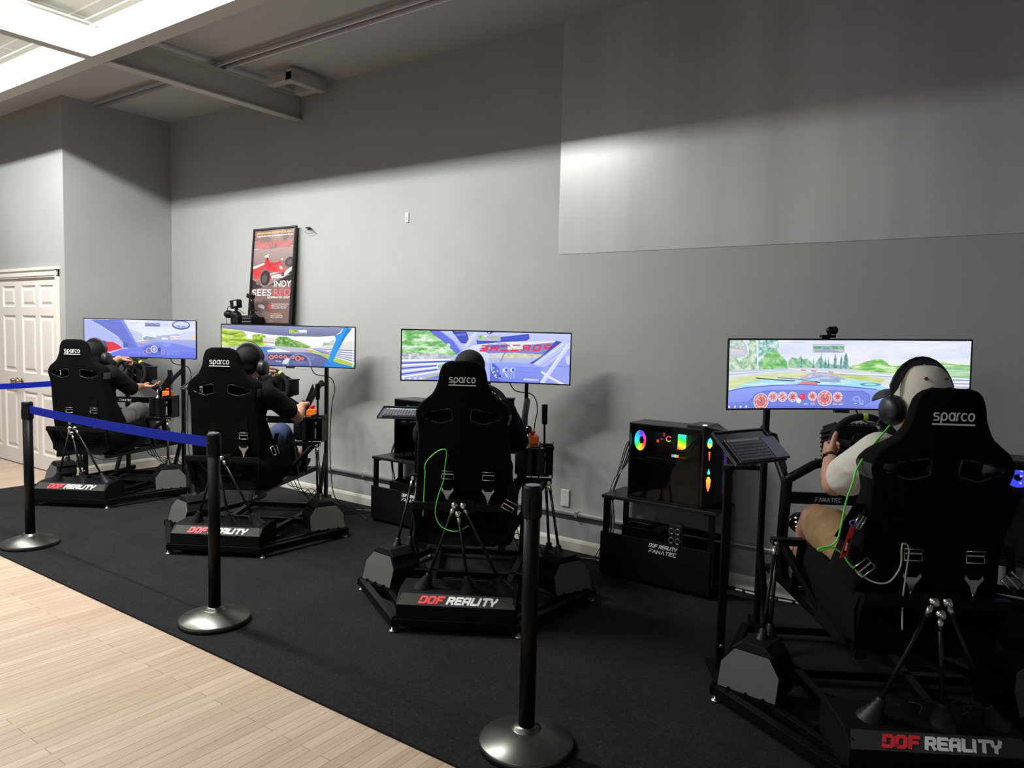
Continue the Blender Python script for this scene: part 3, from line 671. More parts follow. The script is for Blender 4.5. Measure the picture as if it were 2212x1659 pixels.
# ------------------------------------------------------------------ painter: colours laid on a vertex grid of a flat picture surface
class Paint:
    def __init__(s, w, h, fmap, bg):
        s.w, s.h, s.fm = w, h, fmap; s.a = np.zeros((h, w, 3)); s.a[:] = bg
        s.Y, s.X = np.mgrid[0:h, 0:w]; s.X = (s.X+.5); s.Y = (s.Y+.5)
    def P(s, pts):
        out = []
        for x, y in pts: u, v = s.fm(x, y); out.append((u*s.w, v*s.h))
        return out
    def blend(s, m, col): s.a += (np.asarray(col, float)-s.a)*m[..., None]
    def mask(s, P):
        P = s.P(P); m = np.zeros((s.h, s.w), bool)
        for i in range(len(P)):
            (x1, y1), (x2, y2) = P[i], P[i-1]
            if y1 == y2: continue
            c = ((y1 > s.Y) != (y2 > s.Y)) & (s.X < (x2-x1)*(s.Y-y1)/(y2-y1)+x1); m ^= c
        return m.astype(float)
    def poly(s, P, col, al=1.0): s.blend(s.mask(P)*al, col)
    def grad(s, P, c1, c2, al=1.0):
        m = s.mask(P); ys = np.where(m.any(1))[0]
        if len(ys) == 0: return
        t = np.clip((s.Y-ys[0])/max(1, ys[-1]-ys[0]), 0, 1)[..., None]
        s.a += ((np.array(c1, float)*(1-t)+np.array(c2, float)*t)-s.a)*(m*al)[..., None]
    def ell(s, cx, cy, rx, ry, col, al=1.0, w=None):
        (x, y), (x1, y1) = s.P([(cx, cy), (cx+rx, cy+ry)]); a, b = abs(x1-x), abs(y1-y)
        d = np.sqrt(((s.X-x)/a)**2+((s.Y-y)/b)**2)
        if w is None: m = np.clip((1-d)*min(a, b)+.5, 0, 1)
        else:
            (x2, _), = s.P([(cx+w, cy)]); ww = abs(x2-x)/2; m = np.clip(ww-abs(d-1)*min(a, b)+.5, 0, 1)
        s.blend(m*al, col)
    def line(s, P, w, col, al=1.0):
        P0 = P; P = s.P(P); (q, _), (q2, _) = s.P([(P0[0][0], P0[0][1]), (P0[0][0]+w, P0[0][1])]); hw = abs(q2-q)/2
        m = np.zeros((s.h, s.w))
        for (x1, y1), (x2, y2) in zip(P, P[1:]):
            dx, dy = x2-x1, y2-y1; L2 = dx*dx+dy*dy+1e-9
            t = np.clip(((s.X-x1)*dx+(s.Y-y1)*dy)/L2, 0, 1)
            d = np.hypot(s.X-x1-t*dx, s.Y-y1-t*dy); m = np.maximum(m, np.clip(hw-d+.5, 0, 1))
        s.blend(m*al, col)
    def noise(s, sx, sy, seed, oct=4):
        r = np.random.RandomState(seed); out = np.zeros((s.h, s.w)); amp = 1; tot = 0
        for o in range(oct):
            gx, gy = max(2, int(s.w/sx)+2), max(2, int(s.h/sy)+2); g = r.rand(gy, gx)
            x = np.clip(s.X/s.w*(gx-1), 0, gx-1.001); y = np.clip(s.Y/s.h*(gy-1), 0, gy-1.001); xi = x.astype(int); yi = y.astype(int); fx = x-xi; fy = y-yi
            fx = fx*fx*(3-2*fx); fy = fy*fy*(3-2*fy)
            out += amp*(g[yi, xi]*(1-fx)*(1-fy)+g[yi, xi+1]*fx*(1-fy)+g[yi+1, xi]*(1-fx)*fy+g[yi+1, xi+1]*fx*fy); tot += amp
            amp *= .6; sx = max(1.2, sx/2); sy = max(1.2, sy/2)
        return out/tot
    def foliage(s, P, cols, seed, sx=18, sy=12, edge=.0, al=1.0):
        n = s.noise(sx, sy, seed); n = np.clip((n-.28)/.44, 0, 1); m = s.mask(P)
        if edge:
            k = np.ones((s.h, s.w)); m2 = m.copy()
            for sh in range(1, int(edge)+1):
                for d in ((sh, 0), (-sh, 0), (0, sh), (0, -sh)): m2 += np.roll(m, d, (0, 1))
            m2 /= (1+4*int(edge)); m = np.clip((m2+(s.noise(5, 4, seed+9)-.5)*1.2-.45)*4, 0, 1)*(m2 > 0)
        c = np.array(cols, float); t = n*(len(c)-1); i = np.clip(t.astype(int), 0, len(c)-2); f_ = (t-i)[..., None]
        s.a += ((c[i]*(1-f_)+c[i+1]*f_)-s.a)*(m*al)[..., None]
    def text(s, text, font, o, h, w, col, wd, slant=0, flip=False):
        st, tw = strokes(text, font, .14)
        for pl in st:
            s.line([(o[0]+(1 if not flip else -1)*((x+slant*y)*wd/tw), o[1]-y*h+(x*wd/tw)*0) for x, y in pl], w, col)
    def linear(s):
        a = np.clip(s.a, 0, 255)/255; a = 1-(1-a)*getattr(s, 'wash', 1.0); return np.where(a <= .04045, a/12.92, ((a+.055)/1.055)**2.4)
def grid_surface(name, paint, pos, material, parent):
    w, h = paint.w, paint.h; u = (np.arange(w)+.5)/w; v = (np.arange(h)+.5)/h
    u[0] = 0; u[-1] = 1; v[0] = 0; v[-1] = 1
    U, V = np.meshgrid(u, v); co = pos(U.ravel(), V.ravel()).astype('f4')
    me = bpy.data.meshes.new(name); nv = w*h; me.vertices.add(nv); me.vertices.foreach_set('co', co.ravel())
    i, j = np.meshgrid(np.arange(w-1), np.arange(h-1)); b = (j*w+i).ravel()
    q = np.stack([b, b+w, b+w+1, b+1], 1).ravel(); nf = len(b)
    me.loops.add(nf*4); me.loops.foreach_set('vertex_index', q.astype('i4'))
    me.polygons.add(nf); me.polygons.foreach_set('loop_start', np.arange(0, nf*4, 4, dtype='i4'))
    try: me.polygons.foreach_set('loop_total', np.full(nf, 4, 'i4'))
    except Exception: pass
    me.update(calc_edges=True); me.validate()
    at_ = me.color_attributes.new('paint', 'FLOAT_COLOR', 'POINT'); c = np.ones((nv, 4), 'f4'); c[:, :3] = paint.linear().reshape(-1, 3); at_.data.foreach_set('color', c.ravel())
    me.materials.append(material)
    o = bpy.data.objects.new(name, me); COL.objects.link(o); o.parent = parent; return o

def img1():
    fm = lambda x, y: ((x-25)/908, (y-(76+22*(x-25)/908))/(274+13*(x-25)/908))
    p = Paint(520, 150, fm, (200, 208, 250))
    p.grad([(20, 70), (940, 90), (940, 260), (20, 260)], (222, 228, 252), (240, 243, 254))
    p.foliage([(320, 80), (940, 90), (940, 150), (380, 130)], [(206, 214, 250), (236, 240, 255)], 3, 60, 20)
    p.poly([(20, 80), (70, 85), (280, 220), (340, 290), (20, 260)], (178, 186, 250))
    p.poly([(355, 150), (465, 188), (465, 238), (400, 252), (372, 200)], (196, 203, 240)); p.line([(362, 165), (465, 195)], 3, (226, 232, 252))
    p.foliage([(465, 225), (500, 208), (580, 222), (580, 238), (480, 240)], [(120, 160, 190), (160, 200, 190)], 5, 6, 5)
    p.poly([(582, 208), (700, 200), (780, 192), (785, 240), (582, 236)], (178, 184, 226)); p.poly([(780, 186), (860, 174), (940, 168), (940, 250), (790, 246)], (212, 218, 246))
    for x in range(590, 780, 22): p.line([(x, 205), (x, 232)], 2, (160, 166, 214))
    p.poly([(700, 212), (735, 205), (785, 212), (786, 234), (704, 236)], (235, 235, 250)); p.line([(706, 224), (784, 224)], 4, (220, 90, 110)); p.poly([(625, 224), (650, 218), (680, 226), (682, 236), (625, 236)], (236, 238, 250))
    p.poly([(880, 208), (935, 204), (935, 235), (890, 232)], (236, 214, 190))
    p.grad([(400, 255), (560, 234), (940, 240), (940, 300), (400, 300)], (170, 180, 226), (140, 150, 225))
    p.poly([(440, 262), (520, 236), (535, 238), (460, 268)], (236, 160, 170))
    p.poly([(66, 82), (318, 84), (372, 180), (440, 298), (345, 300), (275, 212), (150, 130)], (104, 118, 214)); p.poly([(318, 84), (372, 180), (440, 298), (428, 300), (350, 180), (290, 84)], (128, 140, 232))
    p.poly([(130, 242), (235, 250), (275, 272), (310, 298), (180, 328), (150, 290)], (232, 40, 60)); p.ell(165, 272, 20, 34, (60, 70, 150)); p.line([(150, 250), (180, 300)], 6, (210, 215, 250))
    p.poly([(315, 250), (350, 258), (352, 292), (312, 296)], (80, 92, 190))
    p.grad([(180, 345), (300, 305), (440, 292), (560, 250), (700, 256), (860, 290), (945, 305), (945, 395), (180, 365)], (128, 144, 240), (96, 112, 232))
    p.line([(440, 285), (560, 256), (690, 256), (930, 300)], 3, (160, 172, 250)); p.line([(480, 300), (940, 330)], 2, (150, 162, 245))
    p.line([(360, 345), (370, 332), (440, 330), (440, 348)], 3, (150, 162, 248)); p.line([(672, 350), (675, 328), (780, 332), (780, 352), (672, 350)], 3, (156, 168, 250)); p.line([(725, 330), (728, 350)], 3, (150, 160, 245))
    p.ell(548, 318, 78, 44, (90, 104, 214)); p.ell(520, 318, 20, 20, (200, 205, 240), w=4); p.ell(520, 318, 14, 14, (150, 90, 130)); p.ell(562, 308, 25, 25, (225, 230, 252), w=7); p.ell(562, 308, 14, 14, (190, 200, 250)); p.poly([(594, 300), (616, 300), (616, 325), (594, 325)], (50, 62, 170))
    p.ell(486, 330, 14, 14, (210, 160, 190), w=4); p.ell(636, 330, 14, 14, (210, 160, 190), w=4)
    p.ell(672, 275, 26, 15, (170, 180, 250), w=3); p.ell(672, 278, 12, 10, (150, 162, 245))
    p.poly([(490, 105), (613, 112), (613, 138), (490, 135)], (110, 122, 180)); p.foliage([(492, 107), (611, 113), (611, 124), (492, 122)], [(90, 110, 160), (190, 200, 235)], 8, 6, 4)
    p.ell(800, 127, 82, 36, (70, 84, 176)); p.ell(800, 124, 70, 27, (214, 220, 244)); p.poly([(745, 128), (850, 132), (830, 148), (775, 146)], (150, 162, 200)); p.line([(800, 126), (790, 148)], 3, (235, 238, 250))
    p.wash = .95; return p
def img2():
    fm = lambda x, y: ((x-1083)/1077, (y-(118+20*(x-1083)/1077))/(325+27*(x-1083)/1077))
    p = Paint(560, 165, fm, (250, 252, 255)); GL = [(88, 130, 24), (150, 190, 50), (205, 222, 90), (236, 240, 190)]
    p.foliage([(1080, 140), (1250, 175), (1290, 235), (1420, 240), (1440, 300), (1080, 330)], GL, 2, 40, 8)
    p.foliage([(1310, 215), (1330, 196), (1390, 196), (1425, 215), (1400, 245), (1320, 240)], GL[:3], 4, 10, 6, 3); p.poly([(1395, 225), (1490, 228), (1492, 272), (1400, 262)], (226, 224, 226)); p.line([(1400, 262), (1495, 274)], 6, (214, 110, 100))
    p.foliage([(1495, 300), (1495, 235), (1530, 215), (1590, 218), (1640, 245), (1700, 262), (1780, 300), (1790, 318), (1500, 312)], [(70, 130, 60), (120, 170, 80), (170, 205, 120)], 6, 12, 9, 3)
    p.foliage([(1880, 300), (1895, 262), (1910, 270), (1980, 245), (1990, 310)], [(150, 180, 170), (226, 222, 200)], 7, 12, 8, 2)
    p.grad([(1080, 300), (1440, 292), (1800, 318), (1960, 335), (1960, 480), (1080, 480)], (196, 200, 212), (160, 166, 190))
    p.grad([(1740, 322), (2160, 250), (2160, 440), (1960, 420)], (236, 232, 222), (206, 206, 216))
    for k in range(5): p.line([(1790+20*k, 322+k*8), (2160, 338+k*24)], 5, (86, 104, 190)); p.line([(1790+20*k, 327+k*8), (2160, 350+k*24)], 6, (252, 252, 255))
    p.poly([(1740, 335), (1800, 332), (2160, 455), (2160, 490), (2000, 470)], (188, 204, 90)); p.poly([(1720, 332), (1760, 332), (1800, 350), (1770, 352)], (236, 150, 150))
    p.poly([(1250, 300), (1440, 305), (1560, 330), (1500, 350), (1300, 350)], (70, 130, 206)); p.poly([(1430, 330), (1520, 318), (1620, 345), (1600, 358), (1440, 356)], (236, 240, 250)); p.poly([(1740, 358), (1800, 352), (1880, 376), (1850, 385)], (240, 243, 252))
    p.grad([(1080, 375), (1400, 348), (1780, 352), (1860, 372), (1960, 430), (1960, 490), (1080, 480)], (118, 128, 176), (90, 100, 160))
    p.poly([(1440, 365), (1740, 370), (1760, 425), (1440, 415)], (70, 76, 120))
    for x, y, r in ((1465, 392, 20), (1503, 386, 15), (1540, 388, 15), (1575, 391, 15), (1638, 393, 15), (1680, 404, 25), (1718, 406, 13)): p.ell(x, y, r, r, (214, 84, 70)); p.ell(x, y, r*.8, r*.8, (240, 200, 180), w=3); p.ell(x, y, r*.3, r*.3, (90, 40, 50))
    p.ell(1690, 455, 92, 92, (140, 148, 190), w=13); p.line([(1640, 440), (1740, 440)], 10, (120, 130, 180)); p.poly([(1560, 420), (1600, 395), (1615, 410), (1590, 450), (1550, 450)], (226, 228, 240)); p.line([(1600, 405), (1620, 395)], 8, (220, 110, 120))
    p.line([(1500, 425), (1540, 428)], 5, (220, 224, 240)); p.line([(1780, 370), (1870, 385), (1930, 420)], 3, (60, 70, 110)); p.ell(1790, 400, 22, 14, (150, 160, 200), w=3)
    p.grad([(1080, 112), (2160, 130), (2050, 150), (2038, 175), (1985, 208), (1850, 218), (1650, 214), (1450, 200), (1250, 168), (1080, 145)], (150, 152, 190), (112, 116, 158))
    p.poly([(1608, 154), (1752, 160), (1752, 196), (1608, 190)], (190, 200, 210)); p.foliage([(1610, 156), (1680, 158), (1700, 176), (1612, 186)], GL[:3], 12, 8, 5); p.poly([(1680, 158), (1750, 160), (1750, 180), (1690, 178)], (244, 246, 250)); p.poly([(1612, 184), (1750, 184), (1750, 195), (1612, 189)], (150, 156, 170))
    p.poly([(2066, 138), (2138, 142), (2080, 220), (2015, 340), (1962, 458), (1918, 456), (1975, 300), (1998, 240), (1985, 206), (2038, 186)], (36, 156, 240)); p.poly([(2100, 140), (2138, 142), (2075, 226), (2010, 340), (1985, 390), (2040, 250)], (20, 120, 220)); p.poly([(1905, 440), (1975, 430), (2040, 455), (2160, 478), (2160, 495), (1900, 485)], (40, 140, 226))
    p.line([(2145, 140), (2145, 480)], 8, (220, 232, 250))
    return p
def img3():
    fm = lambda x, y: ((x-84)/2033, (y-(86+45*(x-84)/2033))/(604+10*(x-84)/2033))
    p = Paint(620, 185, fm, (168, 178, 252)); GG = [(96, 168, 90), (140, 205, 120), (196, 232, 190), (236, 246, 240)]
    p.foliage([(80, 80), (420, 90), (620, 250), (760, 380), (700, 430), (80, 450)], GG, 2, 26, 9); p.foliage([(80, 360), (740, 390), (700, 440), (80, 450)], [(150, 160, 170), (222, 226, 232)], 5, 10, 8)
    p.grad([(80, 440), (690, 440), (660, 700), (80, 700)], (200, 206, 240), (170, 178, 240))
    for k, (y0, y1, c) in enumerate(((455, 450, (252, 252, 255)), (490, 470, (70, 84, 190)), (515, 492, (250, 250, 255)), (555, 512, (78, 92, 200)), (590, 530, (250, 250, 255)), (625, 552, (80, 94, 206)), (660, 575, (246, 247, 255)))): p.line([(80, y0), (660, y1)], 17, c)
    p.foliage([(300, 700), (640, 580), (650, 700)], [(150, 170, 90), (200, 214, 150)], 9, 30, 6); p.poly([(330, 700), (500, 650), (640, 640), (640, 700)], (120, 130, 215))
    p.ell(590, 540, 84, 52, (236, 240, 255), w=9); p.ell(590, 540, 74, 43, (150, 200, 150)); p.poly([(520, 560), (660, 555), (640, 590), (540, 590)], (170, 178, 220))
    p.poly([(400, 95), (545, 95), (690, 210), (790, 350), (740, 385), (620, 260)], (96, 110, 222)); p.ell(640, 270, 22, 22, (210, 218, 250))
    p.grad([(540, 95), (1200, 100), (2130, 125), (2130, 260), (1000, 230), (820, 320), (790, 350), (690, 210)], (196, 204, 252), (176, 186, 250))
    p.line([(545, 100), (700, 215), (800, 340)], 12, (150, 160, 240)); p.poly([(900, 110), (990, 112), (870, 290), (820, 320)], (214, 220, 254)); p.poly([(860, 105), (960, 108), (900, 160), (870, 150)], (180, 190, 250))
    p.poly([(700, 125), (855, 110), (885, 190), (852, 252), (790, 246)], (62, 76, 190)); p.poly([(720, 130), (840, 118), (850, 150), (735, 160)], (96, 110, 220)); p.poly([(680, 100), (850, 108), (850, 122), (700, 132)], (44, 56, 160))
    p.poly([(1090, 108), (1190, 110), (1130, 140)], (60, 72, 190)); p.ell(1128, 118, 12, 7, (240, 242, 255))
    # windscreen
    p.grad([(800, 340), (940, 270), (1200, 235), (1960, 215), (2010, 232), (1665, 495), (1130, 490)], (236, 238, 252), (196, 204, 240))
    p.foliage([(1080, 300), (1120, 255), (1200, 262), (1260, 240), (1350, 250), (1360, 300)], [(60, 74, 150), (120, 136, 200)], 4, 8, 10, 2)
    p.poly([(1000, 310), (1290, 300), (1960, 228), (1790, 385), (1450, 366), (1120, 372)], (124, 132, 196)); p.poly([(1120, 372), (1450, 364), (1785, 384), (1700, 450), (1130, 440)], (208, 212, 220)); p.foliage([(1280, 370), (1450, 368), (1780, 388), (1740, 420), (1300, 430)], [(196, 190, 150), (226, 224, 206)], 7, 12, 8)
    p.poly([(1130, 425), (1240, 430), (1740, 425), (1665, 490), (1130, 490)], (176, 188, 230)); p.line([(1150, 400), (1240, 425)], 12, (226, 190, 190))
    st, tw = strokes('PORSCHE', BL, .30)
    for pl in st: p.line([(1890-(x)*(860/tw)-(1-y)*22, 268+(1-y)*62+(x/tw)*10) for x, y in pl], 19, (240, 30, 70))
    p.poly([(1010, 235), (1340, 240), (1350, 262), (1060, 275), (1000, 300)], (225, 228, 250), .45)
    p.poly([(975, 205), (1100, 190), (1610, 130), (1622, 190), (1580, 216), (1300, 232), (985, 262)], (58, 72, 196)); p.line([(1000, 225), (1600, 165)], 5, (92, 106, 224))
    p.poly([(993, 150), (1268, 155), (1268, 222), (993, 216)], (178, 180, 210)); p.foliage([(995, 152), (1090, 153), (1060, 185), (995, 200)], GG[:3], 3, 10, 6); p.poly([(1060, 152), (1110, 153), (1085, 172)], (250, 250, 255)); p.poly([(1150, 158), (1266, 158), (1266, 180), (1170, 190)], (170, 190, 150)); p.poly([(1000, 205), (1100, 180), (1200, 220)], (200, 190, 190))
    p.poly([(1355, 283), (1540, 276), (1540, 322), (1355, 326)], (206, 222, 226)); p.poly([(1400, 283), (1440, 281), (1420, 300)], (255, 255, 255)); p.foliage([(1357, 300), (1538, 295), (1538, 320), (1357, 325)], GG[1:], 12, 8, 5)
    p.line([(1340, 342), (1300, 410), (1272, 485)], 8, (70, 80, 160))
    p.poly([(1945, 212), (2015, 228), (1668, 500), (1620, 492), (1700, 450), (1790, 385)], (52, 66, 176)); p.poly([(2015, 228), (2060, 215), (2120, 300), (1790, 540), (1668, 500)], (192, 200, 252)); p.line([(2030, 250), (1700, 505)], 16, (224, 230, 255)); p.line([(2000, 350), (1760, 530)], 10, (150, 162, 246))
    p.poly([(1790, 540), (2120, 380), (2120, 750), (1780, 745)], (148, 160, 246)); p.poly([(2060, 410), (2120, 390), (2120, 500), (2080, 500)], (206, 214, 250)); p.line([(1860, 520), (2120, 530)], 6, (96, 110, 220))
    p.grad([(1140, 490), (1270, 482), (1640, 492), (1790, 540), (1800, 750), (1150, 740)], (150, 164, 250), (112, 128, 240)); p.poly([(1460, 540), (1790, 548), (1790, 600), (1470, 596)], (128, 144, 246)); p.line([(1460, 600), (1790, 606)], 4, (88, 104, 220)); p.line([(1460, 545), (1790, 550)], 4, (96, 112, 226)); p.poly([(1560, 680), (1745, 690), (1740, 712), (1555, 704)], (196, 206, 252))
    p.poly([(1150, 500), (1200, 500), (1260, 560), (1280, 740), (1150, 740)], (84, 98, 210)); p.line([(1160, 500), (1170, 590)], 14, (150, 220, 250)); 
    for x, y in ((1190, 555), (1200, 600), (1220, 640), (1225, 668), (1265, 675), (1210, 650), (1240, 590), (1185, 610)): p.ell(x, y, 9, 9, (240, 244, 255))
    p.poly([(1255, 640), (1285, 642), (1285, 672), (1255, 670)], (40, 50, 150))
    for x in (1342, 1424): p.ell(x, 577, 30, 28, (226, 232, 255)); p.ell(x+6, 577, 17, 20, (60, 74, 190))
    for i in range(3):
        for j in range(3): p.ell(1372+34*i, 625+26*j, 7, 6, (220, 226, 255))
    p.line([(1335, 620), (1355, 660)], 14, (236, 240, 255)); p.line([(1310, 565), (1306, 610)], 9, (240, 242, 255))
    p.line([(2095, 262), (1960, 470), (1790, 725)], 50, (208, 216, 255)); p.line([(2080, 262), (1945, 470), (1775, 720)], 12, (238, 242, 255)); p.line([(1782, 600), (1880, 665), (2050, 752)], 28, (226, 232, 255))
    for x in (95, 165, 235, 305): p.poly([(x, 668), (x+26, 668), (x+26, 690), (x, 690)], (235, 240, 255))
    p.wash = .93; return p
def img4():
    fm = lambda x, y: ((x-60)/2088, (y-62)/(575))
    p = Paint(760, 210, fm, (226, 232, 250)); G1 = [(96, 158, 120), (136, 192, 150), (186, 220, 200), (226, 240, 236)]; T = [(40, 104, 110), (76, 142, 140), (130, 182, 176)]
    p.grad([(50, 60), (2160, 60), (2160, 330), (50, 330)], (222, 230, 252), (240, 243, 254)); p.foliage([(500, 60), (2160, 60), (2160, 200), (500, 260)], [(214, 222, 248), (240, 242, 254)], 21, 90, 30)
    p.foliage([(50, 60), (310, 60), (330, 320), (50, 325)], [(120, 170, 130), (180, 212, 180), (226, 238, 226)], 3, 12, 12); p.foliage([(330, 60), (525, 60), (525, 120), (500, 160), (560, 200), (615, 300), (340, 320)], [(80, 150, 150), (150, 200, 190), (226, 240, 244)], 4, 9, 9, 4)
    p.foliage([(350, 320), (360, 240), (420, 160), (480, 130), (540, 180), (600, 240), (615, 312), (480, 322)], [(86, 160, 90), (122, 196, 110), (170, 222, 150)], 5, 14, 10, 3)
    p.foliage([(610, 300), (620, 225), (650, 205), (700, 220), (730, 190), (745, 225), (790, 212), (835, 260), (845, 300)], [(86, 150, 130), (130, 190, 140), (176, 216, 180)], 6, 10, 9, 3)
    p.foliage([(840, 300), (870, 240), (910, 190), (940, 250), (990, 260), (1170, 280), (1175, 308)], [(110, 168, 150), (170, 206, 186)], 7, 9, 9, 3)
    for x, y, w in ((735, 190, 16), (845, 205, 16), (912, 170, 12), (950, 190, 16), (978, 195, 14), (1036, 166, 26), (1090, 176, 20), (1130, 158, 40)): p.foliage([(x, y), (x+w*.45, y+50), (x+w*.6, 300), (x-w*.6, 300), (x-w*.45, y+50)], T, int(x), 6, 6, 2)
    p.foliage([(1165, 308), (1180, 272), (1240, 262), (1300, 240), (1370, 222), (1420, 214), (1480, 240), (1500, 268), (1570, 272), (1650, 240), (1720, 214), (1800, 226), (1830, 240), (1900, 232), (2000, 250), (2160, 258), (2160, 370), (1500, 345), (1170, 312)], [(92, 170, 80), (136, 206, 90), (190, 226, 150), (224, 240, 214)], 8, 34, 6, 3)
    p.foliage([(1700, 280), (2160, 265), (2160, 385), (1700, 345)], [(110, 176, 120), (196, 224, 200)], 10, 60, 4, 0, .8)
    p.grad([(50, 318), (620, 300), (760, 292), (1180, 305), (1500, 340), (2160, 372), (2160, 480), (50, 490)], (206, 214, 226), (226, 230, 238))
    for k in range(4): p.line([(50, 326+k*13), (640, 308+k*3)], 5, ((150, 170, 206), (240, 244, 252))[k % 2])
    p.foliage([(50, 385), (500, 340), (835, 335), (800, 352), (640, 385), (400, 420), (50, 470)], [(196, 212, 130), (222, 230, 180)], 11, 50, 6); p.poly([(740, 372), (835, 342), (822, 340), (700, 372)], (236, 170, 160)); p.foliage([(990, 338), (1180, 350), (1480, 385), (1440, 420), (1250, 395), (1100, 372)], [(176, 200, 90), (206, 220, 140)], 12, 50, 6)
    p.poly([(835, 335), (930, 328), (1000, 340), (1180, 400), (700, 400)], (168, 178, 206)); p.foliage([(820, 345), (960, 335), (1100, 390), (760, 392)], [(140, 150, 190), (206, 212, 232)], 14, 20, 4)
    p.line([(620, 296), (760, 318), (1080, 334)], 8, (236, 238, 246)); 
    for a in (735, 830, 985): p.line([(a, 314+(a-735)*.06), (a+38, 317+(a-735)*.06)], 8, (226, 90, 90))
    p.line([(1080, 340), (1540, 356), (2130, 372)], 7, (250, 250, 255)); p.line([(1080, 348), (1540, 366), (2130, 384)], 4, (120, 140, 200))
    for k in range(6): p.line([(1980, 384+k*14), (2160, 386+k*14)], 6, ((110, 128, 214), (246, 248, 255))[k % 2])
    p.poly([(50, 490), (220, 425), (420, 392), (700, 400), (900, 388), (1170, 392), (1350, 410), (1500, 460), (1500, 560), (50, 560)], (158, 226, 240)); p.foliage([(200, 430), (1180, 396), (1180, 425), (200, 470)], [(140, 214, 232), (214, 244, 250)], 15, 60, 5)
    p.poly([(690, 440), (745, 410), (890, 416), (890, 440)], (222, 120, 110)); p.poly([(905, 388), (1085, 392), (1090, 416), (905, 412)], (140, 160, 200)); p.ell(1350, 432, 72, 12, (70, 140, 190), w=6)
    p.line([(322, 382), (500, 396), (676, 406)], 9, (50, 64, 120)); p.line([(520, 378), (700, 390), (905, 420)], 6, (60, 76, 140)); p.line([(870, 412), (905, 420)], 12, (50, 60, 110))
    p.grad([(50, 492), (200, 462), (480, 442), (760, 436), (1100, 446), (1400, 470), (1560, 500), (2160, 520), (2160, 645), (50, 645)], (142, 160, 246), (112, 130, 242)); p.line([(50, 492), (200, 464), (480, 444), (760, 438), (1100, 448), (1400, 472)], 7, (52, 72, 200))
    p.poly([(50, 590), (250, 580), (330, 510), (430, 486), (1290, 490), (1345, 520), (1350, 580), (1300, 612), (1290, 640), (50, 640)], (100, 118, 222)); p.line([(250, 580), (330, 510), (430, 487), (1290, 491), (1345, 520), (1350, 578), (1300, 610)], 4, (60, 78, 190)); p.line([(60, 622), (1400, 628)], 4, (60, 76, 210))
    for x, y, r in ((371, 580, 67), (482, 541, 40), (571, 541, 40), (665, 541, 40), (845, 536, 36), (956, 553, 63), (1070, 539, 38)):
        p.ell(x, y, r, r, (208, 98, 104)); p.ell(x, y, r, r, (228, 224, 250), w=7); p.ell(x, y, r*.7, r*.7, (240, 196, 190), w=5); p.ell(x, y, r*.14, r*.14, (60, 40, 110))
        for k in range(8): a = 2*PI*k/8+.3; p.line([(x+r*.62*math.cos(a), y+r*.62*math.sin(a)), (x+r*.85*math.cos(a), y+r*.85*math.sin(a))], 5, (250, 236, 236))
    p.line([(371, 580), (330, 550)], 5, (250, 245, 250)); p.line([(956, 553), (962, 505)], 5, (250, 245, 250)); p.line([(545, 560), (598, 520)], 6, (250, 240, 240)); p.line([(480, 515), (482, 568)], 6, (250, 220, 190))
    p.ell(722, 573, 23, 23, (240, 232, 246)); p.ell(753, 540, 31, 28, (226, 40, 84)); p.ell(745, 532, 10, 8, (240, 110, 150))
    for x in (865, 1042, 1102): p.ell(x, 583, 13, 12, (214, 110, 120))
    for x in (770, 830, 1030, 1080): p.line([(x, 602), (x+34, 602)], 7, (226, 232, 255))
    p.ell(1235, 555, 26, 18, (150, 166, 252), w=8); p.ell(1278, 578, 16, 10, (150, 166, 252), w=6); p.line([(1215, 596), (1235, 596)], 5, (236, 240, 255)); p.line([(1265, 598), (1292, 598)], 5, (236, 240, 255))
    p.poly([(838, 98), (1112, 98), (1112, 162), (838, 162)], (206, 212, 224)); p.foliage([(840, 112), (1110, 108), (1110, 140), (840, 136)], [(70, 128, 120), (150, 190, 160)], 31, 9, 7, 2); p.poly([(850, 150), (940, 136), (980, 136), (1100, 160), (850, 162)], (150, 160, 196)); p.poly([(1000, 138), (1110, 140), (1110, 156), (1060, 150)], (196, 196, 160)); p.poly([(840, 138), (930, 134), (850, 152)], (160, 190, 140))
    p.line([(838, 98), (1112, 98), (1112, 162), (838, 162), (838, 98)], 3, (110, 130, 150)); p.line([(913, 165), (915, 200)], 4, (120, 150, 160))
    p.poly([(60, 62), (198, 62), (232, 110), (240, 175), (215, 202), (60, 196)], (176, 190, 224)); p.poly([(60, 62), (180, 62), (205, 120), (205, 190), (60, 186)], (206, 220, 226)); p.foliage([(60, 62), (180, 62), (200, 128), (60, 132)], [(130, 170, 150), (214, 228, 226)], 33, 8, 7); p.line([(70, 128), (200, 140)], 7, (236, 150, 150)); p.poly([(60, 150), (205, 150), (205, 190), (60, 186)], (206, 206, 226)); p.line([(196, 64), (230, 112), (238, 172), (216, 200)], 12, (236, 240, 252))
    for x in (62, 118, 172, 226): p.poly([(x, 615), (x+14, 615), (x+14, 632), (x, 632)], (236, 242, 255))
    p.wash = .86; return p
GLOWM = vcol_mat('screen_image', True, 1.0)
BEZ = mat('bezel_black', (.012, .012, .014), .35)
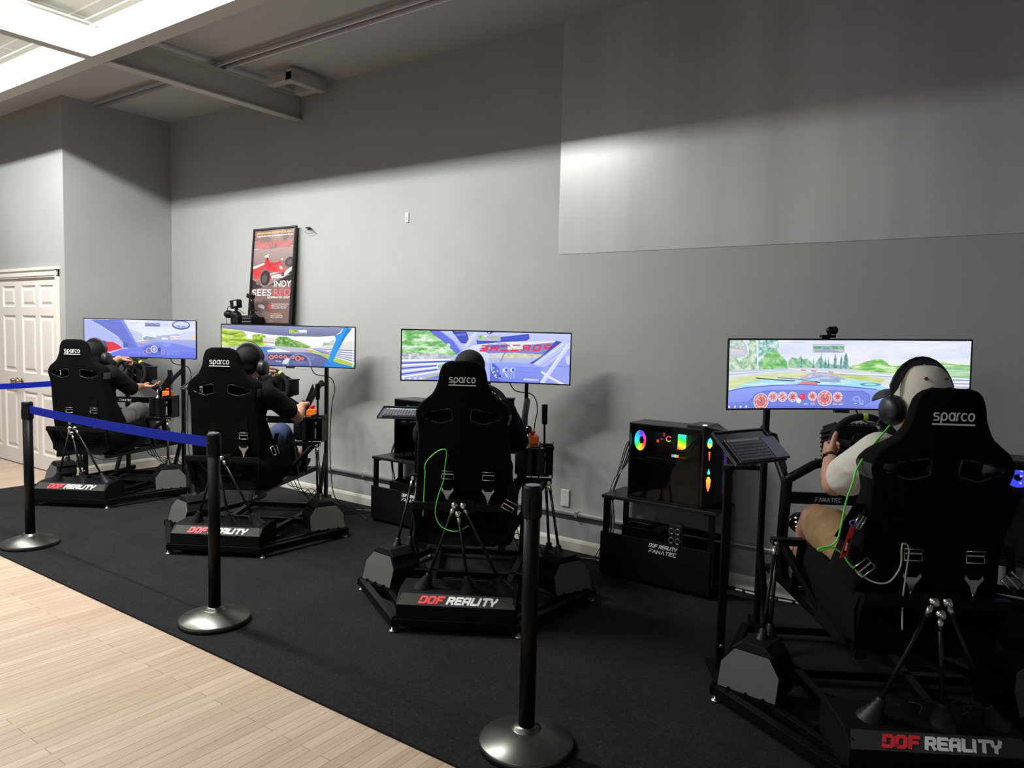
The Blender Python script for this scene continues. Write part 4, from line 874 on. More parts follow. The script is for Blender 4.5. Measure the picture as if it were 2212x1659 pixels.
def make_monitor(k, paint, label):
    dx, dy, zb, mh, rl = MONP[k]; W = 1.195; Rr = 2.3
    root = rig_frame('curved_monitor', k); tag(root, label, 'monitor', 'curved monitors on the simulators')
    a_ = W/2/Rr; half = Rr*math.sin(a_); sag = Rr*(1-math.cos(a_)); y0 = 1.30+dy+sag-.0
    cr, sr = math.cos(rl), math.sin(rl); zc = zb+mh/2
    def pos(u, v, off=0.0, mu=.009, mv=.009):
        ang = (u-.5)*2*a_*(1-mu*2/W*1.0) ; x = (Rr-off*0)*np.sin(ang); y = y0-Rr*(1-np.cos(ang))+off
        z = (mh-2*mv)*(.5-v); x2 = x*cr-z*sr; z2 = x*sr+z*cr
        return np.stack([x2+dx, y, z2+zc], -1)
    # shell
    m = MB(); n = 24; vs = []
    for i in range(n+1):
        ang = (i/n-.5)*2*a_; x = Rr*math.sin(ang); y = y0-Rr*(1-math.cos(ang))
        for z, yy in ((mh/2, 0), (-mh/2, 0), (-mh/2+.012, .016), (mh/2-.012, .016)):
            vs.append((x*cr-z*sr+dx, y+yy+.002, x*sr+z*cr+zc))
    fs = [(i*4+j, (i+1)*4+j, (i+1)*4+(j+1) % 4, i*4+(j+1) % 4) for i in range(n) for j in range(4)]+[(0, 1, 2, 3), (n*4+3, n*4+2, n*4+1, n*4)]
    m.add(vs, fs); m.box((dx, y0-.012, zb-.004), (.07, .03, .016)); m.box((dx, y0+.035, zc), (.22, .04, .2))
    m.build('bezel', BEZ, root)
    grid_surface('screen', paint, lambda U, V: pos(U, V, -.0015), GLOWM, root)
    return root
make_monitor(1, img1(), 'leftmost curved monitor, with a purple dashboard and a red car on its screen')
make_monitor(2, img2(), 'curved monitor below the poster, with a bright blue windscreen pillar on its screen')
make_monitor(3, img3(), 'curved monitor with mirrored red lettering across a windscreen on its screen')
make_monitor(4, img4(), 'rightmost curved monitor, showing trees and a row of red gauges')
# ------------------------------------------------------------------ people
def V(*a): return Vector(a)
from mathutils import noise as MN
def remesh(mb, name, material, parent, voxel=.008, smooth=6, fac=.5, fold=0, fs=(9, 9, 9)):
    o = mb.build(name, material, None)
    r = o.modifiers.new('r', 'REMESH'); r.mode = 'VOXEL'; r.voxel_size = voxel; r.use_smooth_shade = True
    s = o.modifiers.new('s', 'SMOOTH'); s.iterations = smooth; s.factor = fac
    bpy.context.view_layer.update(); dg = bpy.context.evaluated_depsgraph_get()
    me = bpy.data.meshes.new_from_object(o.evaluated_get(dg)); me.name = name
    bpy.data.objects.remove(o); o = bpy.data.objects.new(name, me); COL.objects.link(o); o.parent = parent
    if fold:
        nn = [v.normal.copy() for v in me.vertices]
        for v, n in zip(me.vertices, nn):
            q = Vector((v.co.x*fs[0]+v.co.z*fs[2]*.6, v.co.y*fs[1], v.co.z*fs[2])); a = 1-abs(MN.noise(q))*2.6; b_ = 1-abs(MN.noise(q*2.1+Vector((7, 3, 1))))*2.6
            v.co += n*fold*(max(a, -.6)*.7+max(b_, -.6)*.3)
    for p in me.polygons: p.use_smooth = True
    return o
def hand(b, wrist, F, N, T, curls=(55, 75, 60), thumb=None, sc=1.0, spread=.0):
    """wrist position, finger direction, palm-facing normal, thumb-side direction"""
    F = Vector(F).normalized(); N = (Vector(N)-F*Vector(N).dot(F)).normalized(); T = (Vector(T)-F*Vector(T).dot(F)-N*Vector(T).dot(N)).normalized(); w = Vector(wrist)
    for k in (-.024, -.008, .008, .024):
        b.cap(w+T*k*.7*sc, w+F*.078*sc+T*k*1.15*sc-N*.002, .0165*sc, .0135*sc, 10)
    b.cap(w+T*.012*sc+N*.006, w+F*.045*sc+T*.026*sc+N*.010, .017*sc, .015*sc, 10)
    L = [(.040, .026, .021), (.045, .029, .022), (.041, .027, .021), (.031, .020, .018)]; rr = (.0095, .0097, .0092, .0082)
    for i, k in enumerate((.030, .0105, -.009, -.028)):
        p = w+F*(.083-.004*abs(i-1.3))*sc+T*k*sc; d = (F+T*spread*k*8).normalized(); ang = 0
        for s, (l, c) in enumerate(zip(L[i], curls)):
            a = math.radians(c+(i-1.5)*3); ax = F.cross(N)
            d = Matrix.Rotation(a, 3, ax) @ d; q = p+d*l*sc; b.cap(p, q, rr[i]*(1-.07*s)*sc, rr[i]*(.93-.07*s)*sc, 9); p = q
    th = thumb or (T*.9+F*.45+N*.25, T*.55+F*.8+N*.15)
    p = w+F*.022*sc+T*.026*sc+N*.008; q = p+Vector(th[0]).normalized()*.042*sc; b.cap(p, q, .0160*sc, .0130*sc, 10)
    q2 = q+Vector(th[1]).normalized()*.030*sc; b.cap(q, q2, .0130*sc, .0118*sc, 10); b.cap(q2, q2+Vector(th[1]).normalized()*.006, .0118*sc, .0105*sc, 9)
def person(k, label, J, mats_, opt):
    bk = opt.get('bulk', 1.0); ab = opt.get('arm', 1.0)
    root = rig_frame('person', k); tag(root, label, 'person')
    skin, shirtm, pantm, hairm = mats_
    hd = J['head']; Rh = Matrix.Rotation(J.get('yaw', 0), 3, 'Z') @ Matrix.Rotation(J.get('pitch', 0), 3, 'X')
    hs_ = opt.get('head', 1.0)
    def H(x, y, z): return hd+Rh @ (Vector((x, y, z))*hs_)
    b = MB(); nb = J['neck']; pel, ch = J['pelvis'], J['chest']
    b.sph(H(0, -.012, .025), (.076*hs_, .094*hs_, .088*hs_), 20, R=Rh); b.sph(H(0, .030, -.03), (.058*hs_, .062*hs_, .080*hs_), 18, R=Rh); b.sph(H(0, .052, -.082), (.030, .028, .024), 12, R=Rh)
    b.cap(H(0, -.03, -.05), nb, .055*hs_, .064*hs_, 16); b.cap(H(0, .094, .012), H(0, .112, -.022), .009, .014, 10); b.cap(H(-.035, .082, .032), H(.035, .082, .032), .011, .011, 8)
    b.cap(H(-.018, .088, -.050), H(.018, .088, -.050), .0075, .0075, 8); b.cap(H(-.014, .086, -.060), H(.014, .086, -.060), .008, .008, 8)
    for s in (-1, 1): b.sph(H(s*.078, -.004, -.005), (.010, .020, .032), 12, R=Rh)
    b.cap(nb+V(0, .02, -.02), ch, .065, .095, 18); b.sph(ch, (.150*bk, .092, .14), 22); b.sph(pel, (.160*bk, .11, .10), 18)
    for s in (-1, 1): b.cap(ch+V(s*.05*bk*bk, 0, 0), pel+V(s*.05*bk*bk, 0, 0), .09, .10, 18)
    sl, sr = J['shoulders']
    b.cap(sl, sr, .062, .062, 14)
    for S_, (E_, Wr), hn in ((sl, J['armL'], J.get('handL')), (sr, J['armR'], J.get('handR'))):
        b.cap(S_, E_, .055*ab, .043*ab, 14); b.cap(E_, E_+(Wr-E_)*.35, .043*ab, .043*ab, 14); b.cap(E_+(Wr-E_)*.35, Wr, .043*ab, .027*(1+(ab-1)*.4), 14)
        if hn: hand(b, Wr, *hn[:3], **(hn[3] if len(hn) > 3 else {}))
    for s, (Kn, An) in ((-1, J['legL']), (1, J['legR'])):
        hp = pel+V(s*.09, .02, -.02); b.cap(hp, Kn, .088, .060*ab, 16); b.cap(Kn, Kn+(An-Kn)*.3, .060*ab, .058*ab, 16); b.cap(Kn+(An-Kn)*.3, An, .058, .038, 14)
        b.cap(An, An+V(0, .16, .05), .040, .032, 12)
    body = remesh(b, 'body', skin, root, .0058, 4)
    e = MB()
    for s in (-1, 1): e.sph(H(s*.031, .0765, .010), .0120, 12, 0); e.sph(H(s*.031, .0865, .010), (.005, .003, .005), 8, 1, R=Rh)
    e.build('eyes', [mat('eye_white', (.8, .8, .78), .3), mat('iris_dark', (.03, .02, .015), .2)], root)
    # shirt
    c = MB(); g = opt.get('loose', .014)
    c.cap(nb+V(0, .03, -.04), ch, .080, .10+g, 18); c.sph(ch, (.160*bk+g, .100+g, .15+g), 22)
    for s in (-1, 1): c.cap(ch+V(s*.05*bk**3, 0, .02), pel+V(s*.05*bk**3, .0, .04), .095+g, .105+g, 18)
    c.cap(sl, sr, .066+g*.5, .066+g*.5, 14)
    for S_, (E_, Wr), fr in ((sl, J['armL'], opt['sleeve'][0]), (sr, J['armR'], opt['sleeve'][1])):
        if fr <= 1: q = S_+(E_-S_)*fr; c.cap(S_, q, (.062+g)*ab, (.056+g)*ab, 16)
        else: c.cap(S_, E_, .060+g, .050+g*.7, 16); c.cap(E_, E_+(Wr-E_)*(fr-1), .050+g*.7, .036, 14)
    sh = remesh(c, 'shirt', shirtm, root, .008, 5, fold=.0045, fs=(5, 5, 10))
    # trousers / shorts
    c = MB(); c.sph(pel+V(0, 0, -.01), (.172, .125, .115), 20)
    for s, (Kn, An) in ((-1, J['legL']), (1, J['legR'])):
        hp = pel+V(s*.09, .02, -.02)
        if opt['pants'] < 1: c.cap(hp, hp+(Kn-hp)*opt['pants'], .104, .098, 18)
        else: c.cap(hp, Kn, .100, .075, 18); c.cap(Kn, An+(Kn-An)*.08, .074, .058, 16)
    remesh(c, opt.get('pants_name', 'trousers'), pantm, root, .008, 5, fold=.007, fs=(5, 16, 7))
    for s, (Kn, An) in ((-1, J['legL']), (1, J['legR'])):
        c = MB(); c.cap(An+V(0, -.03, -.035), An+V(0, .19, .035), .045, .036, 14); c.cap(An+V(0, -.03, -.05), An+V(0, .20, .02), .043, .036, 14); c.cap(An+V(0, -.01, -.02), An+V(0, -.01, .04), .047, .045, 14)
        remesh(c, 'shoe', mat('shoe_black', (.03, .03, .032), .6), root, .008, 4)
    hk = opt['hair']
    if hk == 'cap':
        c = MB(); n = 24; vs = []; rows = 12
        # crown: back and sides reach lower than the front
        for i in range(rows+1):
            t = i/rows
            for j in range(n):
                a = 2*PI*j/n; fx, fy = math.sin(a), math.cos(a)  # fy=1 front
                zl = -.045 if fy < .2 else -.045+(fy-.2)/.8*.085
                zt = .122; th_ = PI/2*t
                z = zl+(zt-zl)*math.sin(th_)
                r_ = max(.0, math.cos(th_))**.56
                bulge = 1.0
                vs.append(H(fx*.086*r_*bulge, (fy*.104)*r_-.012, z))
        fs = [(i*n+j, i*n+(j+1) % n, (i+1)*n+(j+1) % n, (i+1)*n+j) for i in range(rows) for j in range(n)]
        c.add(vs, fs, 0, True); c.sph(H(0, -.012, .122), .007, 10)
        cp = c.build('cap', mat('cap_white', (.62, .57, .50), .75, bump=.3, nscale=200), root); sd = cp.modifiers.new('t', 'SOLIDIFY'); sd.thickness = .003
        vv = MB(); top = []; 
        for i in range(13):
            a = math.radians(-66+11*i); top.append([H(math.sin(a)*.088, math.cos(a)*.098-.010, .046-.022*math.sin(a)**2), H(math.sin(a)*.100, .072+.095*math.cos(a)**.6, .040-.050*math.sin(a)**2)])
        P = [p[0] for p in top]+[p[1] for p in top]; n = 13
        vv.add(P, [(i, i+1, n+i+1, n+i) for i in range(n-1)], 0, True); vo = vv.build('visor', mat('visor_dark', (.012, .012, .02), .6), cp); sd = vo.modifiers.new('t', 'SOLIDIFY'); sd.thickness = .004
        MB().cyl(H(-.040, -.070, .078), H(-.0465, -.0865, .081), .0055, 12).cyl(H(.016, -.085, .078), H(.018, -.101, .081), .0045, 12).build('eyelet', mat('eyelet_brown', (.10, .05, .02), .5), cp)
    else:
        c = MB(); c.sph(H(0, -.024, .034), (.086, .098, .090), 20, R=Rh); c.sph(H(0, -.045, -.02), (.076, .066, .070), 16, R=Rh)
        if hk == 'long': c.sph(H(0, -.040, -.045), (.084, .072, .085), 16, R=Rh); c.sph(H(.0, .02, .055), (.084, .085, .062), 16, R=Rh)
        remesh(c, 'beanie' if hk == 'beanie' else 'hair', hairm, root, .007, 4)
    if opt.get('headset'):
        hsM = mat('headset_black', (.014, .014, .018), .42); P = []
        for i in range(19):
            a = math.radians(-10+200*i/18); P.append(H(.112*math.cos(a), -.005, -.005+(.142*math.sin(a) if math.sin(a) > 0 else .1*math.sin(a))))
        hs = MB().tube(P, .01, 10, rs=[(.020, .0085) if 3 <= i <= 15 else (.007, .004) for i in range(19)], flat=tuple(Rh @ Vector((0, 1, 0)))).build('headphones', hsM, root)
        for s in (-1, 1):
            ax = Rh @ Vector((s, 0, 0)); c = H(s*.082, .0, -.028)
            q = MB().lathe([(.001, 0), (.044, 0), (.055, .006), (.059, .018), (.053, .028), (.055, .032), (.051, .046), (.036, .056), (.001, .058)], c, ax, 26)
            q.build('ear_cup', hsM, hs)
        MB().tube(spline([H(-.125, .02, -.055), H(-.12, .07, -.085), H(-.07, .12, -.085)]), .0028, 8).sph(H(-.065, .122, -.085), .007, 10).build('microphone', hsM, hs)
    if opt.get('watch'):
        Wr = J['armL'][1]; E_ = J['armL'][0]; d = (Wr-E_).normalized(); c = Wr-d*.025
        m = MB().lathe([(.030, -.011), (.034, -.011), (.034, .011), (.030, .011)], c, d, 24)
        m.box(c+V(-.028, -.012, .012), (.012, .024, .028)); m.build('watch', BLKG, root)
    return root
SKIN = mat('skin', (.52, .27, .185), .5, spec=.35, noise=.08, nscale=25); SKIN2 = mat('skin_tan', (.46, .23, .15), .5, noise=.08, nscale=25)
SHW = mat('white_cotton', (.64, .60, .545), .85, noise=.05, nscale=6, bump=.4); SHB = mat('black_cotton', (.011, .011, .012), .9, spec=.15)
KHAKI = mat('khaki_cotton', (.30, .185, .085), .85, noise=.12, nscale=14, bump=.6); JEAN = mat('blue_denim', (.045, .065, .15), .85, noise=.15, nscale=30); GREY = mat('grey_jersey', (.16, .16, .155), .9, noise=.1, nscale=20)
HAIR = mat('black_hair', (.007, .006, .006), .75, spec=.2, bump=.8, nscale=120)
person(4, 'person in white T-shirt, white cap, black headphones and khaki shorts gripping the steering wheel',
 dict(head=V(-.015, .275, 1.372), yaw=math.radians(12), pitch=-.05, neck=V(.02, .245, 1.215), chest=V(.02, .325, 1.00), pelvis=V(.02, .39, .665), shoulders=(V(-.155, .27, 1.165), V(.19, .25, 1.165)),
  armL=(V(-.222, .53, .995), V(-.160, .765, 1.075)), armR=(V(.25, .50, .96), V(.205, .765, 1.082)),
  handL=((.08, 1, .28), (1, 0, 0), (0, 0, 1), dict(curls=(48, 80, 60), thumb=((.25, .25, 1), (.30, .05, 1)))), handR=((-.08, 1, .28), (-1, 0, 0), (0, 0, 1), dict(curls=(48, 80, 60))),
  legL=(V(-.200, .78, .785), V(-.165, 1.12, .47)), legR=(V(.20, .80, .775), V(.14, 1.13, .47))),
 (SKIN, SHW, KHAKI, HAIR), dict(sleeve=(.70, .70), pants=.82, pants_name='shorts', hair='cap', headset=True, watch=True, bulk=1.13, arm=1.15, head=1.13))
person(2, 'person in black T-shirt and blue jeans with black headphones, right hand on the gear lever',
 dict(head=V(.125, .275, 1.325), yaw=math.radians(-8), neck=V(.10, .245, 1.20), chest=V(.06, .325, 1.00), pelvis=V(.02, .39, .665), shoulders=(V(-.09, .28, 1.155), V(.245, .25, 1.13)),
  armL=(V(-.15, .55, 1.07), V(.005, .772, 1.258)), armR=(V(.395, .50, .92), V(.345, .745, .985)),
  handL=((.55, 1, .05), (.0, 0, -1), (1, 0, 0), dict(curls=(38, 60, 45))), handR=((-.05, 1, .1), (0, 0, -1), (-1, 0, 0), dict(curls=(50, 80, 50))),
  legL=(V(-.165, .80, .76), V(-.13, 1.13, .47)), legR=(V(.16, .80, .76), V(.14, 1.13, .47))),
 (SKIN, SHB, JEAN, HAIR), dict(sleeve=(.9, .70), pants=1, hair='hair', headset=True))
person(1, 'person in black T-shirt and grey trousers, farthest driver, right hand open',
 dict(head=V(.075, .275, 1.30), yaw=math.radians(-6), neck=V(.06, .245, 1.185), chest=V(.04, .325, 1.00), pelvis=V(.02, .39, .665), shoulders=(V(-.12, .27, 1.155), V(.215, .26, 1.15)),
  armL=(V(-.13, .55, 1.10), V(-.02, .775, 1.252)), armR=(V(.245, .53, .985), V(.215, .755, .995)),
  handL=((.55, 1, .0), (.0, 0, -1), (1, 0, 0), dict(curls=(34, 52, 40))), handR=((.80, .60, -.05), (-.15, -.1, 1), (-.6, .8, .1), dict(curls=(16, 24, 20))),
  legL=(V(-.165, .80, .76), V(-.13, 1.13, .47)), legR=(V(.16, .80, .76), V(.14, 1.13, .47))),
 (SKIN2, SHB, GREY, HAIR), dict(sleeve=(1.75, .95), pants=1, hair='long', headset=True))
person(3, 'person in dark long sleeves and black beanie hidden behind the third seat',
 dict(head=V(.02, .25, 1.375), yaw=0, neck=V(.02, .245, 1.225), chest=V(.02, .325, 1.00), pelvis=V(.02, .39, .665), shoulders=(V(-.17, .26, 1.155), V(.21, .26, 1.155)),
  armL=(V(-.275, .46, .99), V(-.168, .70, 1.06)), armR=(V(.285, .46, .97), V(.205, .70, 1.06)),
  handL=((.08, 1, .35), (1, 0, 0), (0, 0, 1), dict(curls=(48, 80, 60))), handR=((-.08, 1, .35), (-1, 0, 0), (0, 0, 1), dict(curls=(48, 80, 60))),
  legL=(V(-.165, .80, .76), V(-.13, 1.13, .47)), legR=(V(.16, .80, .76), V(.14, 1.13, .47))),
 (SKIN, SHB, mat('dark_trousers', (.015, .015, .018), .9), mat('beanie_knit', (.014, .014, .015), .95, noise=.5, nscale=60, bump=1)), dict(sleeve=(1.95, 1.95), pants=1, hair='beanie'))

# ------------------------------------------------------------------ stanchions and webbing
def stanchion():
    r = empty('stanchion'); tag(r, 'black stanchion', 'stanchion', 'crowd barrier posts')
    MB().lathe([(.001, 0), (.184, 0), (.184, .026), (.180, .030), (.060, .072), (.052, .073), (.050, .085), (.001, .085)], n=56).build('base', mat('base_satin', (.14, .138, .128), .33, .9), r)
    MB().cyl((0, 0, .07), (0, 0, .93), .0315, 28).build('post', BLK, r)
    h = MB().lathe([(.0315, .90), (.037, .905), (.037, .985), (.035, .99), (.036, .995), (.036, 1.015), (.033, 1.022), (.001, 1.024)], n=28)
    for a in range(4): h.box((.031*math.cos(a*PI/2), .031*math.sin(a*PI/2), .945), (.014, .02, .06), Matrix.Rotation(a*PI/2, 3, 'Z'))
    h.build('belt_head', PLA, r, .002); MB().cyl((0, 0, 1.024), (0, 0, 1.027), .029, 28).build('lid', mat('lid_grey', (.16, .17, .21), .4, .3), r, .001); return r
SP_ = [(-5.764, -2.378, 'stanchion on the left near the door, blue belt leaving it to the right'), (-3.527, -2.373, 'middle black stanchion where the blue belt ends, in front of the second simulator'), (-1.518, -2.336, 'nearest black stanchion in front of the third simulator, without a belt'), (-8.05, -2.42, 'black stanchion past the left edge holding the belt that runs before the door')]
s0 = stanchion()
for i, (x, y, lb) in enumerate(SP_):
    s = s0 if i == 0 else copy_tree(s0); s.location = (x, y, .012); s['label'] = lb
def belt(a, b, sag, label, z0=.915, wd=.055):
    a = Vector(a); b = Vector(b); n = 24; m = MB(); d = (b-a).normalized(); nn = Vector((-d.y, d.x, 0)).normalized()*.0012; vs = []
    for i in range(n+1):
        t = i/n; p = a.lerp(b, t)-V(0, 0, sag*4*t*(1-t)); vs += [p+nn+V(0, 0, wd/2), p+nn-V(0, 0, wd/2), p-nn-V(0, 0, wd/2), p-nn+V(0, 0, wd/2)]
    m.add(vs, [(i*4+j, (i+1)*4+j, (i+1)*4+(j+1) % 4, i*4+(j+1) % 4) for i in range(n) for j in range(4)]+[(0, 1, 2, 3), (n*4+3, n*4+2, n*4+1, n*4)])
    o = m.build('barrier_belt', BLUE); tag(o, label, 'barrier belt', 'blue barrier belts'); return o
belt((-5.727, -2.378, .985), (-3.567, -2.373, .985), .012, 'blue barrier belt stretched between the left and middle stanchions')
belt((-8.05, -2.385, .985), (-8.07, -1.15, .975), .015, 'blue barrier belt running past the white door to the wall corner')
# ------------------------------------------------------------------ tables with computers
def table(x0, lab):
    r = tag(empty('side_table', (x0, -.19, .012)), lab, 'table', 'black side tables along the wall'); w, d, h = .775, .33, .543
    MB().b2((0, -d/2, h-.022), (w, d/2, h)).build('tabletop', mat('table_black', (.010, .010, .011), .35), r, .003)
    for x in (.03, w-.03):
        for y in (-d/2+.02, d/2-.02): MB().bar((x, y, 0), (x, y, h-.02), .032).bar((x, y, h-.02), (x+(.05 if x < .3 else -.05), y, h-.022), .02).build('leg', BLK, r, .002)
    m = MB(); m.b2((0.005, -d/2-.012, .03), (w-.02, -d/2+.0, .30)); m.b2((.005, -d/2, .03), (w-.02, d/2, .045)); m.b2((.005, d/2-.012, .03), (w-.02, d/2, .33))
    for x in (.05, .09): m.cyl((x, -d/2-.02, .22), (x, -d/2-.012, .22), .005)
    f = m.build('lower_shelf', mat('shelf_black', (.0045, .0045, .005), .5, spec=.2), r, .003)
    l = MB(); y = -d/2-.0125
    letter_mesh(l, 'DOF REALITY', BL, (.355, y, .262), (1, 0, 0), (0, 0, 1), .020, .25, slant=.3, gap=.14, width=.185)
    letter_mesh(l, 'FANATEC', FT, (.355, y, .226), (1, 0, 0), (0, 0, 1), .022, .22, slant=.2, gap=.16, width=.185)
    l.build('lettering', WHT2, f)
    return r
table(-2.275, 'black side table under the rainbow-lit computer, between the two nearest simulators')
table(-4.42, 'black side table half hidden behind the seat of the third simulator')
table(-.13, 'black side table behind the nearest simulator at the right edge')
import colorsys
def hue(h, v=1.0, s=.95): return colorsys.hsv_to_rgb(h % 1, s, v)
RGBM = vcol_mat('rgb_light', True, 1.6)
def vmesh(name, verts, faces, cols, parent, material=RGBM):
    me = bpy.data.meshes.new(name); me.from_pydata([tuple(v) for v in verts], [], faces); me.materials.append(material); at_ = me.color_attributes.new('paint', 'FLOAT_COLOR', 'POINT')
    at_.data.foreach_set('color', np.array([[*c, 1] for c in cols], 'f4').ravel()); o = bpy.data.objects.new(name, me); COL.objects.link(o); o.parent = parent; return o
def ringlight(name, c, r0, r1, parent, sy=1, h0=0, n=36, th=.004, hs=1, v=1.0):
    vs = []; cs = []
    for rr in (r0, r1):
        for y in (0, th):
            for i in range(n): a = 2*PI*i/n; vs.append(Vector(c)+V(rr*math.cos(a), y, rr*math.sin(a))); cs.append(hue(h0+hs*i/n, v))
    A, B, C_, D = 0, n, 2*n, 3*n; fs = []
    for i in range(n):
        j = (i+1) % n; fs += [(A+i, A+j, C_+j, C_+i), (B+j, B+i, D+i, D+j), (C_+i, C_+j, D+j, D+i), (A+j, A+i, B+i, B+j)]
    return vmesh(name, vs, fs, cs, parent)
def glass_mat():
    m, nt, b, N, L = node_mat('smoked_glass'); out = nt.nodes['Material Output']
    t = N('BsdfTransparent'); t.inputs[0].default_value = (.80, .80, .82, 1); g = N('BsdfGlossy'); g.inputs['Roughness'].default_value = .03; g.inputs[0].default_value = (.25, .25, .25, 1)
    mx = N('MixShader'); fr = N('Fresnel'); fr.inputs[0].default_value = 1.45; L(fr.outputs[0], mx.inputs[0]); L(t.outputs[0], mx.inputs[1]); L(g.outputs[0], mx.inputs[2]); L(mx.outputs[0], out.inputs[0]); return m
GLASS = glass_mat()
def tower(x0, label, style):
    """side panel faces the room, front (lit) faces right"""
    r = tag(empty('computer_tower', (x0, -.19, .556)), label, 'computer', 'computer towers on the side tables'); L_, D, Hh = .50, .23, .49
    m = MB(); t = .012; y0 = -D/2-.02; y1 = D/2-.02
    m.b2((0, y1-t, 0), (L_, y1, Hh)); m.b2((0, y0, 0), (L_, y1, t)); m.b2((0, y0, Hh-t), (L_, y1, Hh)); m.b2((0, y0, 0), (t, y1, Hh)); m.b2((L_-t, y0, 0), (L_, y1, Hh))
    m.b2((t, y0+.01, t), (L_-t, y1-t, .26 if style == 0 else .20)); m.b2((t, y0, Hh-.045), (L_-t, y0+.004, Hh-t)); m.b2((0.02, y0+.003, .255), (L_-.03, y0+.012, .262))
    cs = m.build('case', mat('case_black', (.009, .009, .010), .3), r, .003)
    g = MB().b2((t, y0-.003, t), (L_-.02, y0, Hh-t)).build('side_glass', GLASS, r)
    # angular front cowl
    f = MB(); P = [(L_, y0, .0), (L_+.055, y0+.05, .03), (L_+.085, y0+.10, .05), (L_+.085, y1-.05, .05), (L_+.05, y1, .02), (L_, y1, 0)]
    Q = [(a-(.004 if i in (1, 2, 3, 4) else 0), b, Hh+.02-(.03 if i in (1, 2, 3, 4) else .0)) for i, (a, b, c) in enumerate(P)]
    f.add(P+Q, [(0, 1, 2, 3, 4, 5), (11, 10, 9, 8, 7, 6)]+[(i, 6+i, 6+(i+1) % 6, (i+1) % 6) for i in range(6)]); f.b2((L_-.12, y0+.02, Hh), (L_, y1, Hh+.018))
    fo = f.build('front_cowl', mat('cowl_black', (.012, .012, .013), .28), r, .003)
    MB().lathe([(.010, 0), (.014, 0), (.014, .003), (.010, .003)], (L_-.02, y0+.06, Hh+.018)).build('power_button', mat('white_glow', (.8, .8, .8), .4, emit=(1, 1, 1), es=1.2), fo)
    # motherboard, cooler and graphics card behind the glass
    b_ = MB().b2((.10, y1-.03, .28), (.40, y1-.024, .46)).b2((.10, y0+.06, .265), (.36, y1-.03, .285)).box((.205, y1-.05, .385), (.06, .04, .06))
    b_.tube(spline([(.22, y1-.07, .39), (.27, y1-.12, .33), (.33, y1-.12, .33), (.38, y1-.10, .38), (.43, y1-.06, .44)]), .006, 8).tube(spline([(.22, y1-.07, .37), (.28, y1-.13, .31), (.36, y1-.13, .33), (.42, y1-.08, .40), (.45, y1-.06, .43)]), .006, 8)
    b_.build('motherboard', mat('board_dark', (.02, .022, .028), .4), r)
    if style == 0:
        vs = []; c2 = []; n = 40; cx, cz, cy = .062, .375, y0+.035   # spinning rainbow fan disc with hub
        for rr, v in ((.024, .8), (.040, 1), (.066, 1)):
            for i in range(n): a = 2*PI*i/n; vs.append((cx+rr*math.cos(a)*.62, cy+(.02 if rr < .03 else 0), cz+rr*math.sin(a))); c2.append(hue(np.interp(i/n, [0, .25, .5, .75, 1], [.95, .64, .50, .14, -.05]), v))
        fs = [(k*n+i, k*n+(i+1) % n, (k+1)*n+(i+1) % n, (k+1)*n+i) for k in range(2) for i in range(n)]; vmesh('fan_light', vs, fs, c2, r)
        ringlight('pump_light', (.205, y1-.075, .385), .014, .019, r, h0=.8, hs=.5)
        vs, cs2, fs = [], [], []     # memory sticks
        for s in range(4):
            for i in range(13):
                z = .325+.115*i/12; x = .270+.012*s; y = y1-.08; b0 = len(vs); vs += [(x, y, z), (x+.009, y, z), (x, y+.03, z), (x+.009, y+.03, z)]; cs2 += [hue(.02+.52*i/12+.02*s)]*4
                if i: fs += [(b0-4, b0-3, b0+1, b0), (b0-3, b0-1, b0+3, b0+1), (b0-2, b0-4, b0, b0+2)]
        vmesh('memory_light', vs, fs, cs2, r)
        vmesh('card_light', [(.27+.01*i, y0+.055, .288+.018*j) for j in (0, 1) for i in range(6)], [(i, i+1, 7+i, 6+i) for i in range(5)], [hue((.93, .6, .45, .1, .05, .02)[i]) for i in range(6)]*2, r)
        MB().box((.118, y1-.045, .36), (.014, .01, .016)).box((.16, y1-.045, .42), (.004, .01, .05)).box((.145, y1-.045, .375), (.012, .008, .006)).build('board_light', mat('red_glow', (.5, .1, .1), .5, emit=(1, .12, .08), es=.9), r)
        MB().b2((.10, y0+.04, .2665), (.36, y1-.03, .268)).build('shroud_edge', STL, r)
    else:
        vs = []; c2 = []; n = 40; cx, cz, cy = .088, .405, y0+.03
        for rr in (.018, .055):
            for i in range(n): a = 2*PI*i/n; vs.append((cx+rr*math.cos(a), cy, cz+rr*math.sin(a)*.9)); c2.append(hue(.72-(i/n)*.5-.12 if style == 1 else .66, .9, .95))
        vmesh('fan_light', vs, [(i, (i+1) % n, n+(i+1) % n, n+i) for i in range(n)], c2, r)
        ringlight('pump_light', (.30, y1-.09, .41), .010, .022, r, h0=.0, hs=.02 if style == 1 else .0)
        for x in (.19, .205): MB().box((x, y1-.06, .41), (.004, .01, .06)).build('memory_light', mat('violet_glow', (.1, .1, .3), .5, emit=(.25, .2, 1), es=.6), r)
        if style == 2:
            for z in (.44, .415, .38): MB().sph((.10, y0+.02, z), .006, 10).build('board_light', mat('violet_spot', (.3, .3, .6), .5, emit=(.35, .25, 1), es=2.5), r)
    # lit slots of the front cowl
    def strip(zs, xo, w, hs, nm):
        vs, c2 = [], []; n = len(zs)
        for z, ww, h in zip(zs, w, hs):
            for s_ in (-1, 1):
                u = .5+s_*ww; vs.append((L_+.003+.055*u+xo, y0-.003+.05*u+.0-.002, z+.035*0)); c2.append(hue(h))
        return vmesh(nm, vs, [(2*i, 2*i+1, 2*i+3, 2*i+2) for i in range(n-1)], c2, r)
